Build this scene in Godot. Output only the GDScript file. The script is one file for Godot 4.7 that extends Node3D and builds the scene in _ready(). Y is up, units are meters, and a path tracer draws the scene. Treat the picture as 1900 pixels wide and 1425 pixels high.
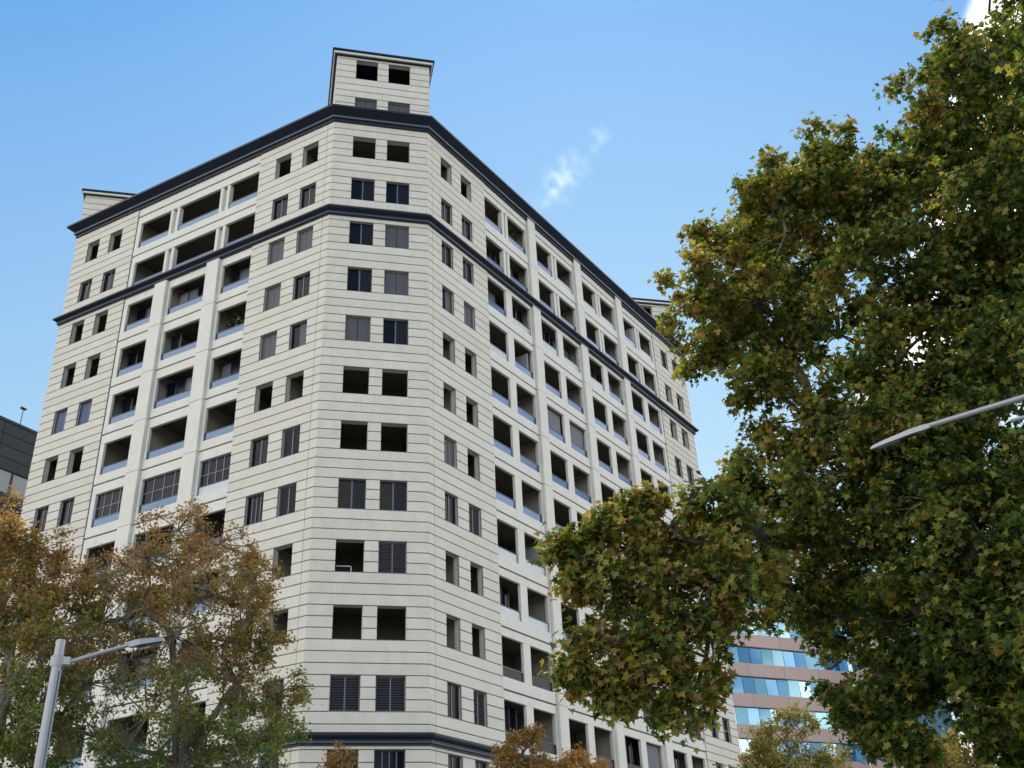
extends Node3D
# An apartment block on a street corner seen from the pavement, plane trees and street lamps in front of it.

const H := 3.1                     # storey height
const COURSE := H / 6.0            # height of one cladding course
const TOP := 44.816                # world height of the heads of the top row of windows
const HALF := 2.7166               # half the width of the chamfered corner
const ANG_L := 0.7102
const ANG_R := 0.7444
const CAM := Vector3(-4.151, 1.6, 45.84)
const PLANE_CLUMPS := [Vector4(3.9, 13.8, 29.5, 0.61), Vector4(5.3, 14.3, 27.8, 0.69), Vector4(5.9, 15.7, 28.4, 0.64), Vector4(5.6, 15.7, 30.0, 0.60), Vector4(6.7, 17.0, 29.9, 0.62), Vector4(7.6, 15.9, 30.7, 0.60), Vector4(8.5, 17.0, 30.6, 0.51), Vector4(5.7, 16.5, 28.2, 0.77), Vector4(5.6, 15.7, 30.6, 0.74), Vector4(6.3, 16.2, 31.3, 0.58), Vector4(7.9, 16.7, 29.5, 0.87), Vector4(5.3, 14.0, 29.2, 0.91), Vector4(6.9, 15.4, 29.0, 0.96), Vector4(6.4, 13.3, 31.5, 0.64), Vector4(4.5, 13.0, 28.8, 0.64), Vector4(6.1, 13.2, 28.7, 0.87), Vector4(4.9, 11.6, 29.7, 0.50), Vector4(7.4, 13.7, 28.7, 0.94), Vector4(8.5, 15.9, 29.7, 0.57), Vector4(8.1, 16.5, 32.8, 0.71), Vector4(8.8, 17.4, 33.5, 0.77), Vector4(10.4, 18.9, 33.0, 0.88), Vector4(9.6, 17.2, 30.5, 0.86), Vector4(9.1, 16.4, 32.3, 0.99), Vector4(9.4, 16.1, 33.3, 0.90), Vector4(8.3, 14.5, 31.4, 0.82), Vector4(8.4, 13.9, 33.1, 0.90), Vector4(7.4, 12.7, 31.4, 0.68), Vector4(8.4, 12.8, 31.4, 0.94), Vector4(9.2, 13.0, 31.9, 0.98), Vector4(6.9, 11.5, 31.0, 0.77), Vector4(7.6, 11.1, 31.6, 0.89), Vector4(8.3, 11.1, 32.2, 0.91), Vector4(5.8, 11.1, 29.4, 0.70), Vector4(6.3, 10.6, 30.4, 0.81), Vector4(6.5, 9.8, 31.5, 0.85), Vector4(8.9, 10.7, 30.3, 0.99), Vector4(5.4, 10.1, 28.9, 0.75), Vector4(4.8, 10.1, 28.3, 0.51), Vector4(5.7, 9.5, 30.3, 0.88), Vector4(7.8, 10.1, 28.8, 1.02), Vector4(8.5, 9.6, 29.8, 1.07), Vector4(7.7, 8.6, 32.1, 0.85), Vector4(0.6, 7.5, 30.7, 0.34), Vector4(0.3, 7.7, 30.7, 0.17), Vector4(0.5, 7.1, 30.7, 0.17), Vector4(0.4, 5.7, 30.7, 0.16), Vector4(0.9, 5.4, 30.7, 0.17), Vector4(0.9, 8.1, 30.8, 0.16), Vector4(1.6, 8.4, 30.9, 0.19), Vector4(1.3, 7.7, 30.8, 0.42), Vector4(2.0, 8.0, 30.9, 0.43), Vector4(2.8, 8.0, 31.1, 0.46), Vector4(1.1, 6.9, 30.8, 0.45), Vector4(1.9, 7.1, 30.9, 0.52), Vector4(2.6, 7.2, 31.1, 0.52), Vector4(0.8, 6.1, 30.7, 0.39), Vector4(1.6, 6.2, 30.8, 0.51), Vector4(2.4, 6.3, 31.0, 0.48), Vector4(1.3, 5.6, 30.8, 0.33), Vector4(2.0, 5.3, 30.9, 0.33), Vector4(4.6, 8.6, 29.2, 0.80), Vector4(5.0, 7.9, 28.1, 0.60), Vector4(6.0, 8.9, 28.7, 0.93), Vector4(6.1, 7.8, 28.0, 0.61), Vector4(6.3, 8.2, 29.9, 0.92), Vector4(6.7, 7.4, 28.7, 0.86), Vector4(7.4, 8.3, 29.8, 1.03), Vector4(6.6, 6.9, 30.5, 0.78), Vector4(8.1, 7.9, 30.6, 0.99), Vector4(8.4, 7.1, 29.7, 0.87), Vector4(6.6, 6.3, 28.6, 0.70), Vector4(6.1, 5.2, 29.5, 0.38), Vector4(7.8, 5.8, 30.4, 0.64), Vector4(6.8, 5.0, 31.6, 0.42), Vector4(9.6, 14.7, 33.5, 0.87), Vector4(10.2, 12.3, 31.7, 0.98), Vector4(8.8, 8.7, 31.9, 0.96), Vector4(7.8, 6.3, 32.0, 0.80), Vector4(6.3, 8.4, 31.7, 0.64), Vector4(6.6, 7.9, 32.2, 0.61), Vector4(7.8, 13.7, 36.8, 0.94), Vector4(6.9, 10.5, 37.2, 0.88), Vector4(7.6, 9.9, 35.0, 0.84), Vector4(5.2, 7.1, 38.3, 0.75), Vector4(7.0, 7.2, 35.1, 0.83), Vector4(5.9, 9.7, 39.3, 0.79), Vector4(5.8, 7.7, 39.1, 0.73), Vector4(8.0, 16.5, 37.1, 1.01), Vector4(8.9, 20.3, 34.9, 1.14), Vector4(5.3, 12.0, 40.3, 0.92), Vector4(5.6, 9.6, 40.8, 0.80), Vector4(5.7, 5.9, 38.9, 0.73), Vector4(6.0, 5.2, 36.2, 0.76), Vector4(5.4, 7.3, 40.4, 0.73), Vector4(6.0, 5.0, 34.8, 0.70), Vector4(5.3, 9.5, 40.2, 0.73), Vector4(9.3, 14.3, 31.8, 0.76), Vector4(10.2, 15.8, 32.0, 0.79), Vector4(10.4, 18.2, 32.4, 0.83), Vector4(8.5, 13.4, 31.8, 0.74), Vector4(9.4, 13.9, 32.4, 0.79), Vector4(9.4, 15.9, 32.1, 0.73), Vector4(6.4, 6.6, 31.8, 0.60), Vector4(6.7, 10.1, 31.6, 0.45), Vector4(6.6, 9.5, 31.9, 0.37), Vector4(6.6, 9.1, 31.7, 0.48), Vector4(6.2, 9.6, 31.1, 0.50), Vector4(6.9, 11.0, 31.4, 0.46), Vector4(6.7, 5.9, 32.0, 0.59), Vector4(6.9, 7.0, 32.3, 0.60), Vector4(6.1, 7.0, 31.5, 0.49), Vector4(6.7, 6.3, 32.5, 0.54), Vector4(9.3, 11.5, 30.9, 0.69), Vector4(8.7, 12.1, 31.3, 0.68), Vector4(5.2, 5.6, 38.3, 0.70), Vector4(6.3, 14.9, 40.0, 1.00), Vector4(5.6, 5.4, 29.5, 0.30), Vector4(6.5, 5.9, 29.8, 0.39), Vector4(6.4, 5.9, 31.4, 0.40), Vector4(5.6, 4.6, 30.8, 0.20), Vector4(8.0, 4.9, 30.0, 0.34)]  # includes unseen clumps toward the camera, added to shade the lower crown
const BROWN_CLUMPS := [Vector4(-7.3, 14.8, 13.2, 0.72), Vector4(-6.0, 14.4, 13.1, 0.77), Vector4(-7.7, 12.5, 16.8, 0.67), Vector4(-5.0, 12.2, 16.5, 0.55), Vector4(-9.0, 13.0, 13.9, 0.73), Vector4(-6.9, 12.7, 14.0, 0.89), Vector4(-5.9, 12.4, 14.2, 0.81), Vector4(-7.8, 11.4, 15.8, 0.83), Vector4(-4.8, 12.0, 14.4, 0.52), Vector4(-9.6, 12.3, 14.9, 0.62), Vector4(-8.9, 11.2, 14.9, 0.84), Vector4(-6.8, 10.5, 16.3, 0.81), Vector4(-5.4, 10.7, 15.1, 0.69), Vector4(-4.4, 10.6, 15.3, 0.46), Vector4(-10.1, 11.3, 14.5, 0.69), Vector4(-8.2, 10.7, 13.1, 0.88), Vector4(-6.5, 10.0, 13.1, 0.80), Vector4(-5.0, 9.6, 14.7, 0.65), Vector4(-3.9, 9.2, 15.1, 0.52), Vector4(-8.8, 9.2, 16.1, 0.78), Vector4(-9.7, 9.2, 17.2, 0.75), Vector4(-7.1, 8.2, 16.9, 0.76), Vector4(-5.8, 8.3, 15.0, 0.77), Vector4(-4.4, 7.9, 15.6, 0.64), Vector4(-3.6, 8.3, 15.3, 0.42), Vector4(-8.7, 8.4, 13.6, 0.83), Vector4(-9.6, 8.3, 15.2, 0.79), Vector4(-6.2, 7.3, 14.7, 0.73), Vector4(-7.6, 7.0, 16.1, 0.69), Vector4(-4.6, 6.9, 16.7, 0.62)]
const EDGE_CLUMPS := [Vector4(-11.2, 12.8, 17.5, 0.60), Vector4(-10.8, 12.8, 16.4, 0.56), Vector4(-10.9, 11.6, 17.0, 0.74), Vector4(-10.3, 11.7, 16.1, 0.62), Vector4(-11.0, 10.5, 16.2, 0.79), Vector4(-9.9, 9.9, 17.8, 0.61), Vector4(-10.3, 8.7, 18.1, 0.76), Vector4(-10.1, 8.4, 15.3, 0.78), Vector4(-10.3, 7.4, 17.3, 0.72), Vector4(-11.8, 11.1, 17.7, 0.82), Vector4(-12.0, 9.6, 15.2, 0.86), Vector4(-9.9, 6.7, 16.5, 0.67), Vector4(-11.3, 7.5, 15.6, 0.83)]
const SMALL_CLUMPS := [Vector4(-1.6, 8.7, 8.2, 0.33), Vector4(-1.2, 8.1, 8.3, 0.40), Vector4(-1.9, 8.2, 8.0, 0.40)]
const TIP_CLUMPS := [Vector4(4.3, 9.0, 9.6, 0.37), Vector4(3.8, 8.5, 9.3, 0.37), Vector4(4.9, 9.2, 9.5, 0.30), Vector4(4.1, 8.0, 9.1, 0.59), Vector4(5.0, 8.1, 9.6, 0.44)]
const ORANGE_CLUMPS := [Vector4(6.7, 8.3, 9.0, 0.49), Vector4(6.1, 8.4, 8.8, 0.38), Vector4(7.3, 8.1, 9.6, 0.44), Vector4(6.3, 7.6, 9.7, 0.62)]
const OLIVE_CLUMPS := [Vector4(17.5, 9.9, 3.4, 1.09), Vector4(16.0, 9.8, 3.0, 0.91), Vector4(19.0, 9.5, 3.4, 0.91), Vector4(16.6, 10.9, 3.5, 0.82), Vector4(18.1, 11.2, 3.3, 0.69), Vector4(17.2, 8.8, 3.2, 1.35), Vector4(15.5, 9.0, 3.0, 0.90), Vector4(19.1, 8.7, 3.8, 0.89)]
const YELLOW_CLUMPS := [Vector4(18.6, 7.7, 13.6, 0.75), Vector4(18.6, 8.0, 11.8, 0.60), Vector4(19.4, 7.5, 14.4, 0.74), Vector4(19.2, 7.3, 12.9, 0.91), Vector4(19.6, 7.1, 14.7, 0.69)]
var frames := {}                   # a frame for each facade: x to the right, y up, z outwards
var meshes := {}
var M := {}
var rng := RandomNumberGenerator.new()
var block: Node3D
var panels: Array = []

# ------------------------------------------------------------------ helpers
func add_tri(st: SurfaceTool, a: Vector3, b: Vector3, c: Vector3, n: Vector3) -> void:
	st.set_normal(n)
	if (b - a).cross(c - a).dot(n) > 0.0:
		st.add_vertex(a); st.add_vertex(c); st.add_vertex(b)
	else:
		st.add_vertex(a); st.add_vertex(b); st.add_vertex(c)

func add_quad(st: SurfaceTool, a: Vector3, b: Vector3, c: Vector3, d: Vector3, n: Vector3) -> void:
	add_tri(st, a, b, c, n)
	add_tri(st, a, c, d, n)

func face(st: SurfaceTool, pts: Array, out: Vector3) -> void:
	var n: Vector3 = (pts[1] - pts[0]).cross(pts[2] - pts[0]).normalized()
	if n.dot(out) < 0.0:
		n = -n
	for i in range(1, pts.size() - 1):
		add_tri(st, pts[0], pts[i], pts[i + 1], n)

# a box with its edges cut off, in the axes of t
func add_box(st: SurfaceTool, t: Transform3D, lo: Vector3, hi: Vector3, bevel := 0.0) -> void:
	var c := (lo + hi) * 0.5
	var h := (hi - lo) * 0.5
	var b: float = min(bevel, min(h.x, min(h.y, h.z)) * 0.6)
	for axis in 3:
		for s in [-1.0, 1.0]:
			var u := (axis + 1) % 3
			var v := (axis + 2) % 3
			var pts := []
			for k in [[-1, -1], [1, -1], [1, 1], [-1, 1]]:
				var p := Vector3.ZERO
				p[axis] = s * h[axis]
				p[u] = k[0] * (h[u] - b)
				p[v] = k[1] * (h[v] - b)
				pts.append(t * (c + p))
			var n := Vector3.ZERO
			n[axis] = s
			n = (t.basis * n).normalized()
			add_quad(st, pts[0], pts[1], pts[2], pts[3], n)
			if b > 0.0:
				for s2 in [-1.0, 1.0]:
					var e := []
					for k in [-1.0, 1.0]:
						var p := Vector3.ZERO
						p[axis] = s * h[axis]; p[u] = s2 * (h[u] - b); p[v] = k * (h[v] - b)
						var q := Vector3.ZERO
						q[axis] = s * (h[axis] - b); q[u] = s2 * h[u]; q[v] = k * (h[v] - b)
						e.append([t * (c + p), t * (c + q)])
					var en := Vector3.ZERO
					en[axis] = s; en[u] = s2
					en = (t.basis * en).normalized()
					add_quad(st, e[0][0], e[0][1], e[1][1], e[1][0], en)
	if b > 0.0:
		for sx in [-1.0, 1.0]:
			for sy in [-1.0, 1.0]:
				for sz in [-1.0, 1.0]:
					var s3 := Vector3(sx, sy, sz)
					var p0 := t * (c + s3 * (h - Vector3(0, b, b)))
					var p1 := t * (c + s3 * (h - Vector3(b, 0, b)))
					var p2 := t * (c + s3 * (h - Vector3(b, b, 0)))
					add_tri(st, p0, p1, p2, (t.basis * s3).normalized())

func start() -> SurfaceTool:
	var st := SurfaceTool.new()
	st.begin(Mesh.PRIMITIVE_TRIANGLES)
	return st

func obj(called: String, mesh: Mesh, mat: Material, parent: Node3D, t := Transform3D()) -> MeshInstance3D:
	var o := MeshInstance3D.new()
	o.name = called
	o.mesh = mesh
	o.material_override = mat
	o.transform = t
	parent.add_child(o, true)
	return o

func build(called: String, st: SurfaceTool, mat: Material, parent: Node3D) -> MeshInstance3D:
	return obj(called, st.commit(), mat, parent)

# one shared mesh for all boxes of a size, centred on its own origin
func box_mesh(size: Vector3, bevel: float) -> ArrayMesh:
	var key := "%.3f %.3f %.3f %.3f" % [size.x, size.y, size.z, bevel]
	if not meshes.has(key):
		var st := start()
		add_box(st, Transform3D(), -size * 0.5, size * 0.5, bevel)
		meshes[key] = st.commit()
	return meshes[key]

func box(called: String, parent: Node3D, t: Transform3D, lo: Vector3, hi: Vector3, mat: Material, bevel := 0.012) -> MeshInstance3D:
	return obj(called, box_mesh(hi - lo, bevel), mat, parent, t * Transform3D(Basis(), (lo + hi) * 0.5))

func thing(called: String, label: String, category: String, at := Vector3.ZERO, group := "") -> Node3D:
	var o := Node3D.new()
	o.name = called
	add_child(o, true)
	o.position = at
	o.set_meta("label", label)
	o.set_meta("category", category)
	if group:
		o.set_meta("group", group)
	return o

func pivot(called: String, parent: Node3D, t := Transform3D()) -> Node3D:
	var o := Node3D.new()
	o.name = called
	o.transform = t
	parent.add_child(o, true)
	return o

func tube(st: SurfaceTool, pts: Array, radii: Array, sides := 8, cap := true) -> void:
	var rings := []
	var side := Vector3.RIGHT
	for i in pts.size():
		var d: Vector3 = (pts[min(i + 1, pts.size() - 1)] - pts[max(i - 1, 0)]).normalized()
		side = (side - d * side.dot(d))
		if side.length() < 0.05:
			side = d.cross(Vector3(0.3, 0.2, 0.9))
		side = side.normalized()
		var other := d.cross(side)
		var ring := []
		for k in sides:
			var a := TAU * k / sides
			ring.append(side * cos(a) + other * sin(a))
		rings.append(ring)
	for i in pts.size() - 1:
		for k in sides:
			var k2 := (k + 1) % sides
			var n0: Vector3 = rings[i][k]; var n1: Vector3 = rings[i][k2]
			var n2: Vector3 = rings[i + 1][k2]; var n3: Vector3 = rings[i + 1][k]
			var a: Vector3 = pts[i] + n0 * radii[i]; var b: Vector3 = pts[i] + n1 * radii[i]
			var c: Vector3 = pts[i + 1] + n2 * radii[i + 1]; var d2: Vector3 = pts[i + 1] + n3 * radii[i + 1]
			var flip := (b - a).cross(c - a).dot(n0 + n2) > 0.0
			for e in ([[a, n0], [c, n2], [b, n1], [a, n0], [d2, n3], [c, n2]] if flip else [[a, n0], [b, n1], [c, n2], [a, n0], [c, n2], [d2, n3]]):
				st.set_normal(e[1])
				st.add_vertex(e[0])
	if cap:
		for end in [0, pts.size() - 1]:
			var out: Vector3 = (pts[0] - pts[1]) if end == 0 else (pts[end] - pts[end - 1])
			for k in range(1, sides - 1):
				add_tri(st, pts[end] + rings[end][0] * radii[end], pts[end] + rings[end][k] * radii[end], pts[end] + rings[end][k + 1] * radii[end], out.normalized())

func paint(r: float, g: float, b: float, rough := 0.8, metal := 0.0, spec := 0.5) -> StandardMaterial3D:
	var m := StandardMaterial3D.new()
	m.albedo_color = Color(r, g, b).linear_to_srgb()
	m.roughness = rough
	m.metallic = metal
	m.metallic_specular = spec
	return m

func noise_map(sd: int, freq: float, lo: float, octaves := 4, size := 512) -> NoiseTexture2D:
	var n := FastNoiseLite.new()
	n.seed = sd
	n.frequency = freq
	n.fractal_octaves = octaves
	var g := Gradient.new()
	g.set_color(0, Color(lo, lo, lo))
	g.set_color(1, Color(1, 1, 1))
	var t := NoiseTexture2D.new()
	t.width = size
	t.height = size
	t.seamless = true
	t.noise = n
	t.color_ramp = g
	return t

func textured(m: StandardMaterial3D, map: Texture2D, scale: Vector3, fine: Texture2D = null, fine_scale := Vector3.ONE) -> StandardMaterial3D:
	m.albedo_texture = map
	m.uv1_triplanar = true
	m.uv1_world_triplanar = true
	m.uv1_scale = scale
	if fine:
		m.detail_enabled = true
		m.detail_albedo = fine
		m.detail_blend_mode = BaseMaterial3D.BLEND_MODE_MUL
		m.detail_uv_layer = BaseMaterial3D.DETAIL_UV_2
		m.uv2_triplanar = true
		m.uv2_world_triplanar = true
		m.uv2_scale = fine_scale
	return m

# ------------------------------------------------------------------ sky
func smooth(a: float, b: float, x: float) -> float:
	return smoothstep(a, b, x)

func make_sky() -> Sky:
	var w := 2048
	var h := 1024
	var big := FastNoiseLite.new()
	big.seed = 11; big.frequency = 0.55; big.fractal_octaves = 6; big.fractal_gain = 0.52
	var cover := FastNoiseLite.new()
	cover.seed = 5; cover.frequency = 0.16; cover.fractal_octaves = 2
	var wisp := FastNoiseLite.new()
	wisp.seed = 23; wisp.frequency = 9.0; wisp.fractal_octaves = 5
	var img := Image.create(w, h, false, Image.FORMAT_RGBF)
	for j in h:
		var el := PI * 0.5 - PI * (j + 0.5) / h
		for i in w:
			var az := wrapf(TAU * (i + 0.5) / w, -PI, PI)   # 0 is straight ahead (-z), to the right positive
			var d := Vector3(sin(az) * cos(el), sin(el), -cos(az) * cos(el))
			# the blue pales towards the horizon and round the sun's bearing
			var low := 1.0 - maxf(d.y, 0.0) - 0.234
			var glow := exp(-pow(wrapf(az - SUN_AZ, -PI, PI) / deg_to_rad(36.0), 2.0))
			var c := Color(maxf(0.075 + 0.68 * low, 0.05), maxf(0.305 + 0.66 * low, 0.19), 0.73 + 0.17 * low)
			c += Color(0.165, 0.18, 0.12) * glow
			var k := 0.0
			if d.y > 0.02:
				var p := Vector2(d.x, d.z) / (d.y + 0.12)
				var amount := cover.get_noise_2d(p.x + 40.0, p.y)
				# broken cloud, with a clear hole over the block
				var off := absf(wrapf(az, -PI, PI))
				var edge := 24.0 + maxf(rad_to_deg(el) - 24.0, 0.0) * 0.8
				var clear := smooth(deg_to_rad(edge + 11.0), deg_to_rad(edge), off)
				var v := big.get_noise_2d(p.x * 1.1, p.y * 1.1) * 0.8 + amount * 0.5 + 0.16 - 1.4 * clear
				k = smooth(0.0, 0.28, v)
				k *= smooth(0.02, 0.10, d.y)
				# two thin wisps drifting over the roof
				if absf(az - 0.335) < 0.08 and absf(el - 0.73) < 0.08:
					for q in [[17.8, 40.8, 1.1, 0.6, 0.75, 0.21], [20.9, 42.8, 0.55, 0.42, 1.1, 0.10]]:
						var x := (rad_to_deg(az) - float(q[0])) * cos(el)
						var y := rad_to_deg(el) - float(q[1])
						var xr: float = x * cos(q[4]) + y * sin(q[4])
						var yr: float = -x * sin(q[4]) + y * cos(q[4])
						xr += wisp.get_noise_2d(x * 0.08 + 3.0, y * 0.08) * 0.7
						yr += wisp.get_noise_2d(x * 0.08, y * 0.08 + 9.0) * 0.7
						var fall: float = exp(-(xr * xr / (q[2] * q[2]) + yr * yr / (q[3] * q[3])))
						var n: float = wisp.get_noise_2d(x * 0.16 + 7.0, y * 0.16) * 0.5 + 0.5
						k = maxf(k, float(q[5]) * fall * smooth(0.25, 0.7, n))
			var shade := 0.86 + 0.14 * smooth(0.0, 0.5, big.get_noise_2d(d.x * 3.0 + 9.0, d.z * 3.0) + 0.3)
			c = c.lerp(CLOUD * shade, k)
			img.set_pixel(i, j, c)
	var mat := PanoramaSkyMaterial.new()
	mat.panorama = ImageTexture.create_from_image(img)
	var sky := Sky.new()
	sky.sky_material = mat
	return sky

# linear radiances
const SUN_AZ := 0.33                 # bearing of the sun, from straight ahead to the right
const CLOUD := Color(2.5, 2.45, 2.36)

# ------------------------------------------------------------------ materials
func make_materials() -> void:
	var blotch := noise_map(3, 0.012, 0.94)
	var streak := noise_map(7, 0.02, 0.965, 5)
	var fine := noise_map(9, 0.06, 0.84, 3)
	# cream precast panels in a few tones, with rain streaks
	for i in 4:
		var k: float = [1.0, 0.965, 1.02, 0.985][i]
		var w: float = [0.0, 0.006, -0.006, 0.003][i]
		M["panel%d" % i] = textured(paint(0.71 * k + w, 0.67 * k, 0.575 * k - w, 0.82, 0.0, 0.3), blotch, Vector3(0.16, 0.11, 0.16), streak, Vector3(0.9, 0.07, 0.9))
	M.stone = textured(paint(0.76, 0.73, 0.65, 0.8, 0.0, 0.3), blotch, Vector3(0.2, 0.13, 0.2), streak, Vector3(1.1, 0.06, 1.1))
	M.core = textured(paint(0.55, 0.535, 0.48, 0.9), blotch, Vector3.ONE * 0.2)
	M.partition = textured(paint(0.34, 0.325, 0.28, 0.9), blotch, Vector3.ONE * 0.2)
	M.joint = paint(0.18, 0.178, 0.165, 0.95)
	M.groove = paint(0.05, 0.05, 0.047, 0.95)
	M.navy = textured(paint(0.010, 0.017, 0.034, 0.5, 0.0, 0.4), fine, Vector3.ONE * 0.4)
	M.bead = textured(paint(0.10, 0.13, 0.18, 0.35, 0.0, 0.6), fine, Vector3.ONE * 0.4)  # lighter than the navy: the sky sheen is put into the colour
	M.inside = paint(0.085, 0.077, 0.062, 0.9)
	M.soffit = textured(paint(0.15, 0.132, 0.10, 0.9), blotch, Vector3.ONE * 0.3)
	M.roof = paint(0.22, 0.22, 0.21, 0.9)
	M.frame = paint(0.035, 0.036, 0.045, 0.4, 0.3)
	M.grey_frame = paint(0.12, 0.12, 0.145, 0.45, 0.2)
	M.glass = paint(0.006, 0.008, 0.013, 0.06, 0.0, 0.25)
	M.dusty = paint(0.012, 0.014, 0.02, 0.25, 0.0, 0.25)
	M.shutter = textured(paint(0.085, 0.085, 0.10, 0.6), fine, Vector3(3, 0.4, 3))
	M.louvre = paint(0.085, 0.087, 0.10, 0.5)
	M.blue_blind = textured(paint(0.07, 0.10, 0.19, 0.6), fine, Vector3(4, 0.3, 4))
	M.curtain = textured(paint(0.15, 0.17, 0.23, 0.8), fine, Vector3(5, 0.2, 5))
	M.pale_curtain = textured(paint(0.26, 0.255, 0.27, 0.8), fine, Vector3(5, 0.2, 5))
	M.balustrade = paint(0.075, 0.118, 0.185, 0.09, 0.75)
	M.deep_balustrade = paint(0.075, 0.13, 0.24, 0.09, 0.7)  # same glass; the bluer sky reflection is put into this tint
	M.frosted = textured(paint(0.40, 0.45, 0.48, 0.35, 0.2), blotch, Vector3.ONE * 0.9)
	M.green = paint(0.05, 0.10, 0.02, 0.6)
	M.dark_spot = paint(0.02, 0.018, 0.016, 0.6)
	M.white_pipe = paint(0.6, 0.6, 0.6, 0.5)
	M.steel = textured(paint(0.42, 0.44, 0.47, 0.45, 0.35), streak, Vector3(3, 0.2, 3), fine, Vector3.ONE * 1.5)
	M.lamp_grey = paint(0.30, 0.32, 0.34, 0.45, 0.3)
	M.lamp_under = paint(0.03, 0.032, 0.035, 0.5)
	M.lens = paint(0.12, 0.125, 0.125, 0.25)
	M.charcoal = textured(paint(0.020, 0.023, 0.030, 0.75), fine, Vector3(0.25, 0.9, 0.25))
	M.charcoal2 = textured(paint(0.026, 0.029, 0.036, 0.75), fine, Vector3(0.25, 0.9, 0.25))
	M.band = paint(0.22, 0.24, 0.23, 0.4)
	M.pink = textured(paint(0.72, 0.52, 0.46, 0.85), blotch, Vector3.ONE * 0.2, fine, Vector3.ONE * 1.1)
	M.pink2 = textured(paint(0.69, 0.49, 0.44, 0.85), blotch, Vector3.ONE * 0.2, fine, Vector3.ONE * 1.1)
	M.sky_glass = [paint(0.13, 0.27, 0.42, 0.05, 0.9), paint(0.18, 0.33, 0.46, 0.05, 0.9), paint(0.42, 0.62, 0.66, 0.06, 0.9), paint(0.26, 0.45, 0.50, 0.07, 0.9)]  # blue and pale tints stand for the sky and cloud the panes reflect
	M.teal = paint(0.07, 0.14, 0.19, 0.2, 0.5)
	M.bark = textured(paint(0.26, 0.225, 0.17, 0.9), noise_map(31, 0.03, 0.35, 4), Vector3(0.9, 0.5, 0.9), fine, Vector3.ONE * 2.0)
	M.pale_bark = textured(paint(0.42, 0.38, 0.33, 0.9), noise_map(33, 0.03, 0.4, 4), Vector3(0.9, 0.5, 0.9), fine, Vector3.ONE * 2.0)
	M.asphalt = textured(paint(0.055, 0.055, 0.057, 0.9), fine, Vector3.ONE * 0.5)
	M.paving = textured(paint(0.22, 0.215, 0.20, 0.9), blotch, Vector3.ONE * 0.3, fine, Vector3.ONE)
	M.ground = textured(paint(0.13, 0.128, 0.12, 0.95), blotch, Vector3.ONE * 0.02)
	M.kerb = paint(0.33, 0.32, 0.30, 0.9)
	M.line = paint(0.75, 0.75, 0.72, 0.7)
	M.leaf = paint(1, 1, 1, 0.55, 0.0, 0.4)
	M.leaf.vertex_color_use_as_albedo = true
	M.leaf.backlight_enabled = true
	M.leaf.backlight = Color(1.0, 1.0, 0.75)

func tinted_leaf(c: Color) -> StandardMaterial3D:
	var m: StandardMaterial3D = M.leaf.duplicate()
	m.vertex_color_use_as_albedo = false
	m.albedo_color = c.linear_to_srgb()
	return m

# ------------------------------------------------------------------ the block: walls
func row_top(k: int) -> float:
	return -H * k

# the solid parts of a wall from x0 to x1 and y0 to y1 that leave the openings free; o0 and o1 say how deep it is
func pierced(st: SurfaceTool, f: Transform3D, x0: float, x1: float, y0: float, y1: float, rows: Array, spans: Array, sill: float, o0: float, o1: float) -> void:
	var y := y1
	for k in rows:
		var head := row_top(k)
		add_box(st, f, Vector3(x0, head, o0), Vector3(x1, y, o1))
		var x := x0
		for s in spans:
			add_box(st, f, Vector3(x, head - sill, o0), Vector3(s[0], head, o1))
			x = s[1]
		add_box(st, f, Vector3(x, head - sill, o0), Vector3(x1, head, o1))
		y = head - sill
	add_box(st, f, Vector3(x0, y0, o0), Vector3(x1, y, o1))

# one course of cladding, cut where a window or a joint interrupts it
func course(parent: Node3D, f: Transform3D, x0: float, x1: float, lo: float, hi: float, cuts: Array) -> void:
	var g := 0.0195
	var x := x0
	for c in cuts + [[x1, x1]]:
		var a: float = x
		var b: float = c[0]
		if b - a > 0.06:
			panels.append({"parent": parent, "f": f, "lo": Vector3(a, lo + g, -0.055), "hi": Vector3(b, hi - g, 0.0), "tone": rng.randi() % 4})
		x = c[1]

func clad(parent: Node3D, f: Transform3D, x0: float, x1: float, y0: float, y1: float, rows: Array, spans: Array, joints: Array) -> void:
	var n0 := int(floor(y0 / COURSE - 0.001))
	var n1 := int(ceil(y1 / COURSE + 0.001))
	for n in range(n0, n1):
		var lo := maxf(n * COURSE, y0)
		var hi := minf((n + 1) * COURSE, y1)
		if hi - lo < 0.12:
			continue
		var cuts := []
		for k in rows:
			if lo > row_top(k) - 1.56 and hi < row_top(k) + 0.01:
				cuts = spans.duplicate()
		for j in joints:
			cuts.append([j - 0.008, j + 0.008])
		cuts.sort_custom(func(p, q): return p[0] < q[0])
		course(parent, f, x0, x1, lo, hi, cuts)

func hang_panels() -> void:
	for p in panels:
		var mid: Vector3 = p.f * ((p.lo + p.hi) * 0.5)
		var away: Vector3 = CAM - mid
		var size: Vector3 = p.hi - p.lo
		p.seen = size.x * size.y * p.f.basis.z.dot(away.normalized()) / away.length_squared()
	panels.sort_custom(func(p, q): return p.seen > q.seen)
	var rest := {}
	for i in panels.size():
		var p = panels[i]
		var mat: Material = M["panel%d" % p.tone]
		if i < 296:
			box("cladding_panel", p.parent, p.f, p.lo, p.hi, mat, 0.014)
		else:
			var key := [p.parent, p.tone]
			if not rest.has(key):
				rest[key] = start()
			add_box(rest[key], p.f, p.lo, p.hi, 0.014)
	for key in rest:
		var o := build("cladding_panel", rest[key], M["panel%d" % key[1]], key[0])
		o.set_meta("kind", "stuff")

# ------------------------------------------------------------------ the block: windows
const SILL := 1.52

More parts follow.
